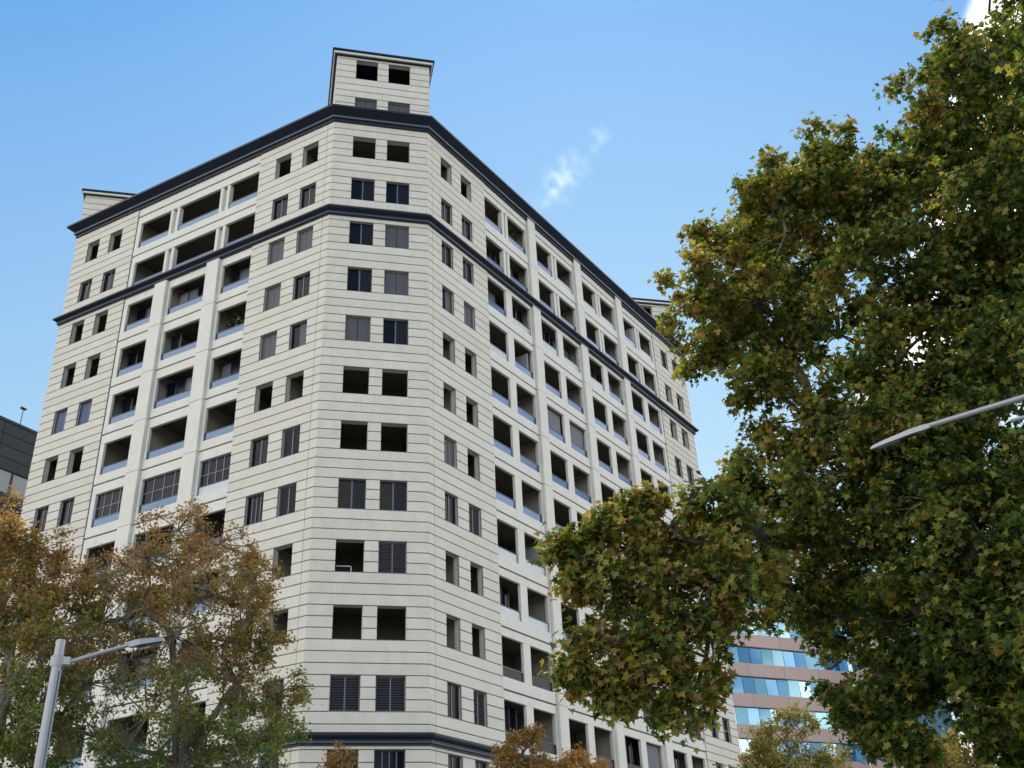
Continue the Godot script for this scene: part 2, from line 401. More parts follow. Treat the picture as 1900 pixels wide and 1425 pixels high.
func leaf_window(f: Transform3D, x0: float, x1: float, head: float, kind: String) -> void:
	var w := x1 - x0
	var t := f * Transform3D(Basis(), Vector3((x0 + x1) * 0.5, head - SILL * 0.5, 0))
	var hw := w * 0.5
	var hh := SILL * 0.5
	if kind == "o":
		return
	var back := -0.20
	var fm: Material = M.frame if kind in "svbxh" else M.grey_frame
	var key := "window %s %.2f" % ["f", w]
	if not meshes.has(key):
		var st := start()
		var I := Transform3D()
		for s in [-1.0, 1.0]:
			add_box(st, I, Vector3(s * hw - (0.05 if s > 0 else 0.0), -hh, back - 0.05), Vector3(s * hw + (0.05 if s < 0 else 0.0), hh, back + 0.03), 0.008)
			add_box(st, I, Vector3(-hw + 0.05, s * hh - (0.05 if s > 0 else 0.0), back - 0.05), Vector3(hw - 0.05, s * hh + (0.05 if s < 0 else 0.0), back + 0.03), 0.008)
		meshes[key] = st.commit()
	var o := obj("window", meshes[key], fm, block, t)
	var pane := func(a: float, b: float, c: float, d: float, mat: Material, z := 0.0) -> void:
		box("pane", o, Transform3D(), Vector3(a, c, back - 0.03 + z), Vector3(b, d, back - 0.015 + z), mat, 0.0)
	var bar := func(called: String, a: float, b: float, c: float, d: float, mat: Material, z := 0.0) -> void:
		box(called, o, Transform3D(), Vector3(a, c, back - 0.04 + z), Vector3(b, d, back + 0.02 + z), mat, 0.006)
	var i0 := -hw + 0.05
	var i1 := hw - 0.05
	var j0 := -hh + 0.05
	var j1 := hh - 0.05
	match kind:
		"s":
			pane.call(i0, -0.03, j0, j1, M.glass)
			pane.call(0.03, i1, j0, j1, M.dusty, 0.01)
			bar.call("mullion", -0.035, 0.035, j0, j1, M.grey_frame)
		"p":
			box("shutter", o, Transform3D(), Vector3(i0, j0, back - 0.03), Vector3(-0.012, j1, back), M.shutter, 0.008)
			box("shutter", o, Transform3D(), Vector3(0.012, j0, back - 0.03), Vector3(i1, j1, back + 0.012), M.shutter, 0.008)
		"h":
			pane.call(i0, -0.03, j0, j1, M.glass)
			box("shutter", o, Transform3D(), Vector3(-0.03, j0, back - 0.03), Vector3(i1, j1, back), M.shutter, 0.008)
		"b":
			for q in 2:
				box("blind", o, Transform3D(), Vector3(i0 if q == 0 else 0.01, j0, back - 0.03), Vector3(-0.01 if q == 0 else i1, j1, back), M.blue_blind, 0.008)
		"v":
			pane.call(i0, i1, j0, j1, M.glass)
			for q in 3:
				bar.call("mullion", lerpf(i0, i1, (q + 1) / 4.0) - 0.025, lerpf(i0, i1, (q + 1) / 4.0) + 0.025, j0, j1, M.grey_frame)
		"x":
			pane.call(i0, i1, j0, j1, M.glass)
			bar.call("mullion", -0.04, 0.04, j0, j1, M.pale_curtain)
			bar.call("glazing_bar", i0, -0.04, -0.04, 0.04, M.pale_curtain)
			bar.call("glazing_bar", 0.04, i1, -0.04, 0.04, M.pale_curtain)
		_:
			pane.call(i0, i1, j0, j1, M.glass, -0.05)
			var lk := "louvre %s %.2f" % [kind, w]
			if not meshes.has(lk):
				var st := start()
				var n := 13
				for q in n:
					for side in 2:
						var y := lerpf(j0 + 0.05, j1 - 0.05, q / float(n - 1))
						var tilt := Transform3D(Basis(Vector3.RIGHT, -0.75 if kind == "l" else 0.25), Vector3(0, y, back - 0.01))
						var wide := 0.036 if kind == "l" else 0.05
						add_box(st, tilt, Vector3(i0 if side == 0 else 0.03, -0.006, -wide), Vector3(-0.03 if side == 0 else i1, 0.006, wide))
				meshes[lk] = st.commit()
			bar.call("mullion", -0.03, 0.03, j0, j1, M.grey_frame)
			var ls := obj("louvre_slat", meshes[lk], M.louvre, o)
			ls.set_meta("kind", "stuff")

# what fills a balcony opening: glass doors, curtains, a plant
func bay_filling(f: Transform3D, x0: float, x1: float, head: float, deep: float, kind: String) -> void:
	var w := x1 - x0
	var t := f * Transform3D(Basis(), Vector3((x0 + x1) * 0.5, head - deep, 0))
	var hw := w * 0.5
	match kind:
		"c", "d", "n":
			var z := -0.85 if kind == "c" else -0.7
			var o := obj("balcony_door", box_mesh(Vector3(w + 0.1, 0.08, 0.08), 0.01), M.frame, block, t * Transform3D(Basis(), Vector3(0, deep - 0.04, z)))
			var n := 4 if w > 2.3 else 3
			if kind == "n":
				n = 3
			for q in n:
				var a := lerpf(-hw, hw, q / float(n)); var b := lerpf(-hw, hw, (q + 1) / float(n))
				var drop := Transform3D(Basis(), Vector3(0, -deep, 0))
				if kind == "d" and q > 0:
					continue
				var mat: Material = M.glass
				var h := hash([roundi(x0 * 10), roundi(head), q]) % 5
				if kind == "c" and h < 2: mat = M.curtain
				elif kind == "c" and h == 2: mat = M.pale_curtain
				elif h == 3: mat = M.dusty
				box("pane", o, drop, Vector3(a + 0.04, -0.2, -0.02), Vector3(b - 0.04, deep, 0.0), mat, 0.0)
				box("stile", o, drop, Vector3(b - 0.04, -0.2, -0.05), Vector3(b + 0.04, deep, 0.04), M.grey_frame if h % 2 else M.frame, 0.008)
		"k":
			var st := start()
			var folds := 22
			for q in folds:
				var a := lerpf(-hw, hw, q / float(folds)); var b := lerpf(-hw, hw, (q + 1) / float(folds))
				var za := -0.35 + (0.05 if q % 2 else 0.0); var zb := -0.35 + (0.0 if q % 2 else 0.05)
				face(st, [Vector3(a, -0.2, za), Vector3(b, -0.2, zb), Vector3(b, deep, zb), Vector3(a, deep, za)], Vector3.BACK)
				face(st, [Vector3(a, -0.2, za - 0.012), Vector3(b, -0.2, zb - 0.012), Vector3(b, deep, zb - 0.012), Vector3(a, deep, za - 0.012)], Vector3.FORWARD)
			obj("curtain", st.commit(), M.pale_curtain, block, t)
		"g":
			var st := start()
			var I := Transform3D()
			var mid := 0.5
			for q in 5:
				var x := lerpf(-hw + 0.03, hw - 0.03, q / 4.0)
				add_box(st, I, Vector3(x - 0.035, mid, -0.25), Vector3(x + 0.035, deep, -0.18), 0.008)
			for y in [mid, mid + (deep - mid) * 0.42, deep - 0.05]:
				add_box(st, I, Vector3(-hw, y, -0.245), Vector3(hw, y + 0.06, -0.185), 0.008)
			add_box(st, I, Vector3(-hw, mid - 0.12, -0.26), Vector3(hw, mid, -0.17), 0.008)
			var o := obj("balcony_window", st.commit(), M.grey_frame, block, t)
			for q in 4:
				for v in 2:
					var a := lerpf(-hw + 0.03, hw - 0.03, q / 4.0) + 0.035; var b := lerpf(-hw + 0.03, hw - 0.03, (q + 1) / 4.0) - 0.035
					var lo := mid + 0.06 if v == 0 else mid + (deep - mid) * 0.42 + 0.06
					var hi := mid + (deep - mid) * 0.42 if v == 0 else deep - 0.05
					box("pane", o, I, Vector3(a, lo, -0.222), Vector3(b, hi, -0.212), M.glass, 0.0)
		"t":
			var st := start()
			for q in 70:
				var c := Vector3(rng.randf_range(-hw * 0.7, hw * 0.7), rng.randf_range(0.3, deep - 0.2), rng.randf_range(-0.9, -0.35))
				var u := Vector3(rng.randfn(), rng.randfn(), rng.randfn()).normalized() * 0.16
				var v := Vector3(rng.randfn(), rng.randfn(), rng.randfn()).normalized() * 0.06
				face(st, [c - u, c + v, c + u, c - v], Vector3.BACK)
			var o := obj("balcony_plant", st.commit(), M.green, block, t)
			o.set_meta("label", "leafy green plant standing on the balcony")
		"w":
			var o := box("side_screen", block, t, Vector3(hw - 0.35, -0.1, -1.6), Vector3(hw - 0.28, deep * 0.9, -0.25), M.frosted, 0.01)
			o.set_meta("label", "pale side screen at the edge of the balcony")
	if kind in ["o", "t", "d"] and int(absf(head) * 7.0 + x0 * 3.0) % 3 == 0:
		var spot := pivot("ceiling_lamp", block, f * Transform3D(Basis(), Vector3(lerpf(x0, x1, 0.72), head + 0.30, -1.15)))
		var cyl := CylinderMesh.new()
		cyl.top_radius = 0.13; cyl.bottom_radius = 0.11; cyl.height = 0.12; cyl.radial_segments = 12
		obj("shade", cyl, M.dark_spot, spot, Transform3D(Basis(), Vector3(0, -0.06, 0)))

# a glass balustrade with a rail on top and a post at each end
func balustrade(f: Transform3D, x0: float, x1: float, foot: float, high: float, mat: Material) -> void:
	var t := f * Transform3D(Basis(), Vector3((x0 + x1) * 0.5, foot, -0.14))
	var hw := (x1 - x0) * 0.5
	var o := pivot("balustrade", block, t)
	box("glass_panel", o, Transform3D(), Vector3(-hw + 0.04, -0.12, -0.006), Vector3(hw - 0.04, high - 0.03, 0.006), mat, 0.0)
	box("rail", o, Transform3D(), Vector3(-hw + 0.01, high - 0.03, -0.025), Vector3(hw - 0.01, high + 0.015, 0.025), M.frame if hash(roundi(foot * 3 + x0)) % 3 else M.grey_frame, 0.006)
	for s in [-1.0, 1.0]:
		box("post", o, Transform3D(), Vector3(s * (hw - 0.02) - 0.02, -0.12, -0.02), Vector3(s * (hw - 0.02) + 0.02, high - 0.03, 0.02), M.frame, 0.006)

# ------------------------------------------------------------------ the block: cornices
func sweep(st: SurfaceTool, profile: Array, path: Array) -> void:
	# path: [base point at o = 0, outward direction per unit of o]
	for i in path.size() - 1:
		for j in profile.size() - 1:
			var p0: Vector2 = profile[j]; var p1: Vector2 = profile[j + 1]
			var pts := []
			for q in [[i, p0], [i + 1, p0], [i + 1, p1], [i, p1]]:
				pts.append(path[q[0]][0] + path[q[0]][1] * q[1].x + Vector3.UP * q[1].y)
			var out: Vector3 = (path[i][1] + path[i + 1][1]).normalized()
			var tang := p1 - p0
			# the outside lies to the right of a profile that runs upwards along the front
			var n2 := Vector2(tang.y, -tang.x).normalized()
			face(st, pts, out * n2.x + Vector3.UP * n2.y)

func miter(a: Vector3, b: Vector3) -> Vector3:
	return (a + b) / (1.0 + a.dot(b))

func make_block() -> void:
	block = thing("apartment_building", "cream panelled apartment block with chamfered corner, navy cornices and recessed glass balconies", "building")
	var fl := Transform3D(Basis(Vector3(cos(ANG_L), 0, sin(ANG_L)), Vector3.UP, Vector3(-sin(ANG_L), 0, cos(ANG_L))), Vector3(-HALF, TOP, 0))
	var fc := Transform3D(Basis(), Vector3(0, TOP, 0))
	var fr := Transform3D(Basis(Vector3(cos(ANG_R), 0, -sin(ANG_R)), Vector3.UP, Vector3(sin(ANG_R), 0, cos(ANG_R))), Vector3(HALF, TOP, 0))
	var base := -TOP + 0.12
	var up := 0.97                                     # where the wall ends below the top cornice
	var rows := range(12)
	var small := range(12)
	var end_l := -20.75
	var end_r := 33.07
	# spans of the paired windows, from left to right on each face
	var span_c := [[-1.585, -0.285], [0.365, 1.675]]
	var span_l := [[-4.15, -3.03], [-2.17, -1.06]]
	var span_l2 := [[-19.54, -18.49], [-17.57, -16.49]]
	var span_r := [[1.25, 2.30], [3.20, 4.25]]
	var span_r2 := [[28.84, 29.92], [30.77, 31.90]]
	# --- walls of the panelled sections
	var wall_c := pivot("wall", block)
	var wall_l := pivot("wall", block)
	var wall_r := pivot("wall", block)
	var sections := [
		[wall_c, fc, -HALF, HALF, span_c, []],
		[wall_l, fl, -5.40, 0.0, span_l, [-0.45]],
		[wall_l, fl, end_l, -15.26, span_l2, []],
		[wall_r, fr, 0.0, 5.62, span_r, [0.42]],
		[wall_r, fr, 27.70, end_r, span_r2, []],
	]
	var stc := {}
	for s in sections:
		var core := start()
		pierced(core, s[1], s[2], s[3], base, up, small, s[4], SILL, -0.36, -0.10)
		build("wall_core", core, M.core, s[0])
		var joint := start()
		pierced(joint, s[1], s[2], s[3], base, up, small, s[4], SILL, -0.10, -0.05)
		build("joint_backing", joint, M.joint, s[0])
		clad(s[0], s[1], s[2], s[3], base, up, small, s[4], s[5])
	# --- floors, ceilings and the dark rooms behind
	var plan := func(inset: float, extra := 0.0) -> Array:
		var nl: Vector3 = fl.basis.z; var nr: Vector3 = fr.basis.z
		var el := fl * Vector3(end_l + extra, 0, -inset); var er := fr * Vector3(end_r - extra, 0, -inset)
		var cl := Vector3(-HALF, TOP, 0) - miter(nl, Vector3.BACK) * inset
		var cr := Vector3(HALF, TOP, 0) - miter(nr, Vector3.BACK) * inset
		var bl := fl * Vector3(end_l + extra, 0, -14.0); var br := fr * Vector3(end_r - extra, 0, -14.0)
		return [bl, el, cl, cr, er, br]
	var prism := func(st: SurfaceTool, poly: Array, y0: float, y1: float) -> void:
		var mid := Vector3.ZERO
		for p in poly: mid += p / poly.size()
		for i in poly.size():
			var a: Vector3 = poly[i]; var b: Vector3 = poly[(i + 1) % poly.size()]
			var A := Vector3(a.x, 0, a.z); var B := Vector3(b.x, 0, b.z)
			face(st, [A + Vector3.UP * y0, B + Vector3.UP * y0, B + Vector3.UP * y1, A + Vector3.UP * y1], (A + B) * 0.5 - Vector3(mid.x, 0, mid.z))
			var C := Vector3(mid.x, 0, mid.z)
			face(st, [C + Vector3.UP * y1, A + Vector3.UP * y1, B + Vector3.UP * y1], Vector3.UP)
			face(st, [C + Vector3.UP * y0, A + Vector3.UP * y0, B + Vector3.UP * y0], Vector3.DOWN)
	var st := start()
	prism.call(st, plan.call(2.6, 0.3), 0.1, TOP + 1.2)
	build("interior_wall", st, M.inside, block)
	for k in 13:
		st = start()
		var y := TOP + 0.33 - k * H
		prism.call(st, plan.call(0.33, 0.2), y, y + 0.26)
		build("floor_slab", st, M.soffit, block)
	st = start()
	prism.call(st, plan.call(0.05, 0.05), TOP + 1.20, TOP + 1.70)
	build("roof", st, M.roof, block)
	st = start()
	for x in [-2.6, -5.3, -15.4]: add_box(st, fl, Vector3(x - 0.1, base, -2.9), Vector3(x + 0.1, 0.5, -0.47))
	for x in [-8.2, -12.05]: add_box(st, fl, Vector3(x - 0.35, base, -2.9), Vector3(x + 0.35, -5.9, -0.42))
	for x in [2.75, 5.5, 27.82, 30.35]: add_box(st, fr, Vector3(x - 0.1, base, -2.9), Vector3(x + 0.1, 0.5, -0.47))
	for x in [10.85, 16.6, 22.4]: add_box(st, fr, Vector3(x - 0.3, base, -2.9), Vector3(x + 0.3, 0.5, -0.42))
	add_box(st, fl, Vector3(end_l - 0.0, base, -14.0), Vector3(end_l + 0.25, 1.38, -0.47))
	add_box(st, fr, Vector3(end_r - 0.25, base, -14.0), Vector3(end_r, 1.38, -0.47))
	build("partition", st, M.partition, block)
	# --- windows as the photograph shows them, row by row
	var kinds := {
		"c0": "osshpoosorlso", "c1": "ospppooslolvo", "la": "osphpollhsso", "lb": "osppposvsoso",
		"lc": "osoopbosssss".replace("p", "o"), "ld": "osoobbosssss",
		"re": "osshoopsoosso", "rf": "osspooolooloo", "rx": "sosoosososxss", "ry": "soooososoxsss",
	}
	kinds.lc = "osoobosossss"; kinds.ld = "osoobosossss"; kinds.lb = "osppposvooss"; kinds.la = "ospshopblooss"
	kinds.la = "ospshollooss"; kinds.c0 = "osshpooosols"; kinds.c1 = "osppsooslolv"; kinds.re = "osshoopsoosss"; kinds.rx = "soosoososxss"; kinds.ry = "soosoooosxss"
	kinds.c0 = "ossspoosools"; kinds.rf = "osspooolools"
	for k in rows:
		var y := row_top(k)
		leaf_window(fc, span_c[0][0], span_c[0][1], y, kinds.c0[k]); leaf_window(fc, span_c[1][0], span_c[1][1], y, kinds.c1[k])
		leaf_window(fl, span_l[1][0], span_l[1][1], y, kinds.la[k]); leaf_window(fl, span_l[0][0], span_l[0][1], y, kinds.lb[k])
		leaf_window(fl, span_l2[1][0], span_l2[1][1], y, kinds.lc[k]); leaf_window(fl, span_l2[0][0], span_l2[0][1], y, kinds.ld[k])
		leaf_window(fr, span_r[0][0], span_r[0][1], y, kinds.re[k]); leaf_window(fr, span_r[1][0], span_r[1][1], y, kinds.rf[k])
		leaf_window(fr, span_r2[0][0], span_r2[0][1], y, kinds.rx[k]); leaf_window(fr, span_r2[1][0], span_r2[1][1], y, kinds.ry[k])
	# a pale rail stands inside one open corner window
	st = start()
	tube(st, [fc * Vector3(-1.5, row_top(8) - 1.12, -0.45), fc * Vector3(-0.86, row_top(8) - 1.12, -0.45), fc * Vector3(-0.83, row_top(8) - 1.16, -0.45), fc * Vector3(-0.83, row_top(8) - 1.6, -0.45)], [0.025, 0.025, 0.025, 0.025], 8)
	build("handrail", st, M.white_pipe, block)
	# --- balcony bays: on the left street three, on the right street four double ones
	left_bays(fl, base)
	right_bays(fr, base)
	# --- cornices
	var nl: Vector3 = fl.basis.z; var nr: Vector3 = fr.basis.z
	var el: Vector3 = -fl.basis.x; var er: Vector3 = fr.basis.x
	var path := func(y: float) -> Array:
		var at := Vector3.UP * (y)
		var pl := fl * Vector3(end_l, 0, 0) + at; var pr := fr * Vector3(end_r, 0, 0) + at
		return [[pl - nl * 14.0, el], [pl, miter(nl, el)], [Vector3(-HALF, TOP, 0) + at, miter(nl, Vector3.BACK)], [Vector3(HALF, TOP, 0) + at, miter(nr, Vector3.BACK)], [pr, miter(nr, er)], [pr - nr * 14.0, er]]
	var high := [Vector2(-0.12, 0.0), Vector2(0.08, 0.0), Vector2(0.08, 0.28), Vector2(0.16, 0.28), Vector2(0.16, 0.44), Vector2(0.24, 0.50), Vector2(0.46, 0.66), Vector2(0.46, 0.70), Vector2(0.55, 0.72), Vector2(0.55, 0.86), Vector2(0.50, 0.89), Vector2(-0.3, 0.89)]
	var low := [Vector2(-0.08, 0.0), Vector2(0.07, 0.0), Vector2(0.07, 0.12), Vector2(0.13, 0.12), Vector2(0.13, 0.24), Vector2(0.20, 0.29), Vector2(0.28, 0.33), Vector2(0.28, 0.36), Vector2(0.33, 0.37), Vector2(0.33, 0.47), Vector2(0.30, 0.49), Vector2(-0.08, 0.58)]
	for c in [[0.95, high, [Vector2(0.10, 0.24), Vector2(0.19, 0.24), Vector2(0.21, 0.29), Vector2(0.19, 0.34), Vector2(0.10, 0.34)]], [-5.93, low, [Vector2(0.07, 0.09), Vector2(0.145, 0.09), Vector2(0.155, 0.115), Vector2(0.145, 0.145), Vector2(0.07, 0.145)]], [-33.95, low, [Vector2(0.07, 0.09), Vector2(0.145, 0.09), Vector2(0.155, 0.115), Vector2(0.145, 0.145), Vector2(0.07, 0.145)]]]:
		st = start()
		sweep(st, c[1], path.call(c[0]))
		var o := build("cornice", st, M.navy, block)
		st = start()
		sweep(st, c[2], path.call(c[0]))
		build("bead", st, M.bead, o)
	# --- plinth round the foot of the block
	penthouse(fc, -2.75, 2.85, 0.0, 7.0, 1.6, 6.42, span_c, [-1, -2], ["p", "o"], 0.30)
	penthouse(Transform3D(Basis(), Vector3(0, TOP, -15.7)), -19.0, -13.0, 0.0, 6.0, 1.6, 6.42, [[-18.0, -16.7], [-16.0, -14.7]], [-1], ["s"], 0.28)
	penthouse(Transform3D(Basis(), Vector3(0, TOP, -22.6)), 20.0, 26.75, 0.0, 5.0, 1.6, 6.42, [[20.6, 21.6], [22.6, 25.0]], [-2], ["o"], 0.30)
	hang_panels()

func penthouse(f: Transform3D, x0: float, x1: float, o: float, deep: float, y0: float, y1: float, spans: Array, rows: Array, kinds: Array, over: float) -> void:
	var p := pivot("penthouse", block)
	var st := start()
	var down := rows.duplicate()
	down.sort()
	pierced(st, f, x0, x1, y0, y1, down, spans, SILL, -0.34, -0.10)
	add_box(st, f, Vector3(x0, y0, -deep), Vector3(x0 + 0.25, y1, -0.4))
	add_box(st, f, Vector3(x1 - 0.25, y0, -deep), Vector3(x1, y1, -0.4))
	add_box(st, f, Vector3(x0 + 0.25, y0, -deep), Vector3(x1 - 0.25, y1, -deep + 0.25))
	build("wall_core", st, M.core, p)
	st = start()
	pierced(st, f, x0, x1, y0, y1, down, spans, SILL, -0.10, -0.05)
	build("joint_backing", st, M.joint, p)
	clad(p, f, x0, x1, y0, y1, rows, spans, [])
	st = start()
	add_box(st, f, Vector3(x0 + 0.25, y0, -2.6), Vector3(x1 - 0.25, y1, -2.4))
	build("interior_wall", st, M.inside, p)
	box("fascia", p, f, Vector3(x0 - over * 0.7, y1, -deep - over * 0.7), Vector3(x1 + over * 0.7, y1 + 0.17, over * 0.7), M.stone, 0.02)
	box("roof_slab", p, f, Vector3(x0 - over, y1 + 0.17, -deep - over), Vector3(x1 + over, y1 + 0.32, over), M.navy, 0.03)
	box("soffit_trim", p, f, Vector3(x0 - over * 0.45, y1 - 0.07, -deep), Vector3(x1 + over * 0.45, y1, over * 0.45), M.navy, 0.01)
	for i in rows.size():
		for s in spans:
			leaf_window(f, s[0], s[1], row_top(rows[i]), kinds[i])

func left_bays(f: Transform3D, base: float) -> void:
	var front := -0.03
	var kinds := ["ooo", "ooo", "ccc", "doo", "ccc", "ooo", "ggg", "ooo", "ooc", "oco", "ooo", "ooo"]
	kinds[3] = "ddt"
	for k in 12:
		var head := row_top(k) - 0.27
		var foot := row_top(k) - 2.22
		var upper := k < 2
		var spans := [[-14.88, -12.42], [-11.66, -8.42], [-7.67, -5.45]] if upper else [[-14.88, -12.60], [-11.50, -8.55], [-7.50, -5.45]]
		var fields := [[-15.20, -5.42]] if upper else [[-15.20, -12.62], [-11.66, -8.60], [-7.66, -5.42]]
		# spandrel above the groove, header below it
		var crown := 1.34 if k == 0 else row_top(k - 1) - 2.22
		for q in fields:
			if k == 0:
				box("spandrel", block, f, Vector3(q[0], 0.38, -0.42), Vector3(q[1], 1.36, front), M.stone, 0.012)
			else:
				box("spandrel", block, f, Vector3(q[0], row_top(k) + 0.36, -0.42), Vector3(q[1], crown, front), M.stone, 0.012)
			box("groove", block, f, Vector3(q[0], row_top(k) + 0.28, -0.22), Vector3(q[1], row_top(k) + 0.36, front - 0.12), M.groove, 0.0)
			box("header", block, f, Vector3(q[0], head, -0.22), Vector3(q[1], row_top(k) + 0.28, front - 0.015), M.stone, 0.012)
		# the strip of surround at the left of each opening, or the paired columns of the top storeys
		if upper:
			box("jamb", block, f, Vector3(-15.20, foot, -0.22), Vector3(-14.88, head, front - 0.015), M.stone, 0.012)
			for x in [-12.42, -11.90, -8.42, -7.90]:
				box("column", block, f, Vector3(x, foot, -0.40), Vector3(x + 0.23, head, front - 0.03), M.stone, 0.03)
			for x in [-12.19, -8.19]:
				box("column_panel", block, f, Vector3(x, foot, -0.36), Vector3(x + 0.29, head, -0.30), M.stone, 0.0)
		else:
			for x in [[-15.20, -14.88], [-11.66, -11.50], [-7.66, -7.50]]:
				box("jamb", block, f, Vector3(x[0], foot, -0.22), Vector3(x[1], head, front - 0.015), M.stone, 0.012)
			for x in [-12.62, -8.60]:
				var lo := row_top(k) - 2.80
				if k == 11: lo = base
				box("pilaster", block, f, Vector3(x, lo, -0.42), Vector3(x + 0.94, (-5.92 if k == 2 else row_top(k - 1) - 2.81), 0.17), M.stone, 0.025)
		for i in 3:
			balustrade(f, spans[i][0], spans[i][1], foot, 0.50, M.frosted if k == 6 and i == 2 else M.balustrade)
			bay_filling(f, spans[i][0], spans[i][1], head, head - foot, kinds[k][i])
	# a dark joint where the panelled end meets the bays
	box("joint", block, f, Vector3(-15.26, base, -0.42), Vector3(-15.20, 1.36, -0.09), M.joint, 0.0)
	box("plinth", block, f, Vector3(-15.20, base, -0.42), Vector3(-5.42, row_top(11) - 2.22, -0.03), M.stone, 0.0)

func right_bays(f: Transform3D, base: float) -> void:
	var front := -0.03
	var kinds := ["otooooww", "ncoooooo", "cnncncoo", "owoooooo", "ookkoooo", "oooooooo", "oooooooo", "owoooooo", "cooooooo", "oooooooo", "nooonkno", "nnnnnnnn"]
	kinds[0] = "otoooowo"
	var pale := [[0, 3], [0, 4], [0, 5], [0, 7], [2, 1], [2, 2], [2, 3], [2, 4], [3, 0], [7, 0], [7, 1], [7, 2], [7, 4], [7, 5], [8, 0], [8, 1]]
	for k in 12:
		var head := row_top(k)
		var foot := row_top(k) - 2.02
		var n := 0
		for b in 4:
			var x := 5.68 + 5.77 * b
			var left: float = x - 0.06 if b == 0 else x - 0.20
			var right := x + 4.62 if b < 3 else 27.64
			var crown := 1.36 if k == 0 else row_top(k - 1) - 2.02
			if k < 11 or true:
				box("spandrel", block, f, Vector3(left, row_top(k) + 0.50, -0.42), Vector3(right, crown, front), M.stone, 0.012)
				box("groove", block, f, Vector3(left, row_top(k) + 0.42, -0.22), Vector3(right, row_top(k) + 0.50, front - 0.12), M.groove, 0.0)
				box("header", block, f, Vector3(left, head, -0.22), Vector3(right, row_top(k) + 0.42, front - 0.015), M.stone, 0.012)
			var mid0 := x + 1.88
			var mid1 := x + 2.52
			var last := x + 4.52 if b < 3 else 27.38
			if k < 2:
				box("column", block, f, Vector3(mid0, foot, -0.40), Vector3(mid0 + 0.24, head, front - 0.03), M.stone, 0.03)
				box("column", block, f, Vector3(mid1 - 0.24, foot, -0.40), Vector3(mid1, head, front - 0.03), M.stone, 0.03)
				box("column_panel", block, f, Vector3(mid0 + 0.24, foot, -0.36), Vector3(mid1 - 0.24, head, -0.30), M.stone, 0.0)
			else:
				box("mullion", block, f, Vector3(mid0, foot, -0.22), Vector3(mid1, head, front - 0.015), M.stone, 0.012)
			box("jamb", block, f, Vector3(last, foot, -0.22), Vector3(right, head, front - 0.015), M.stone, 0.012)
			box("jamb", block, f, Vector3(left, foot, -0.22), Vector3(x, head, front - 0.015), M.stone, 0.012)
			for s in [[x, mid0], [mid1, last]]:
				var glass: Material = M.deep_balustrade
				if [k, n] in pale: glass = M.frosted
				if k >= 9: glass = M.dusty
				balustrade(f, s[0], s[1], foot, 0.52, glass)
				bay_filling(f, s[0], s[1], head, head - foot, kinds[k][n])
				n += 1
			if b < 3:
				var lo := row_top(k) - 2.62
				if k == 11: lo = base
				box("pilaster", block, f, Vector3(x + 4.68, lo, -0.42), Vector3(x + 5.52, (1.35 if k == 0 else row_top(k - 1) - 2.63), 0.12), M.stone, 0.025)
	for b in 4:
		box("plinth", block, f, Vector3(5.62 + 5.77 * b - (0.2 if b else 0.0), base, -0.42), Vector3(5.68 + 5.77 * b + (4.62 if b < 3 else 4.65), row_top(11) - 2.02, -0.03), M.stone, 0.0)
	box("joint", block, f, Vector3(27.64, base, -0.42), Vector3(27.70, 1.36, -0.09), M.joint, 0.0)

# ------------------------------------------------------------------ trees
func plane_leaf(simple: bool) -> ArrayMesh:
	var half := [Vector2(0.16, 0.0), Vector2(0.48, 0.12), Vector2(0.29, 0.30), Vector2(0.62, 0.60), Vector2(0.24, 0.58)] if not simple else [Vector2(0.30, 0.10), Vector2(0.50, 0.45), Vector2(0.22, 0.62)]
	var ring := [Vector2(0, 0)]
	for p in half: ring.append(p)
	ring.append(Vector2(0, 1.0))
	half.reverse()
	for p in half: ring.append(Vector2(-p.x, p.y))
	var st := start()
	var lift := func(p: Vector2) -> Vector3:
		return Vector3(p.x, p.y - 0.1, 0.26 * absf(p.x) - 0.26 * p.y * p.y)
	var mid: Vector3 = lift.call(Vector2(0, 0.38))
	for i in ring.size():
		var a: Vector3 = lift.call(ring[i]); var b: Vector3 = lift.call(ring[(i + 1) % ring.size()])
		var n := (b - mid).cross(a - mid).normalized()
		if n.z < 0: n = -n
		add_tri(st, mid, a, b, n)
	return st.commit()

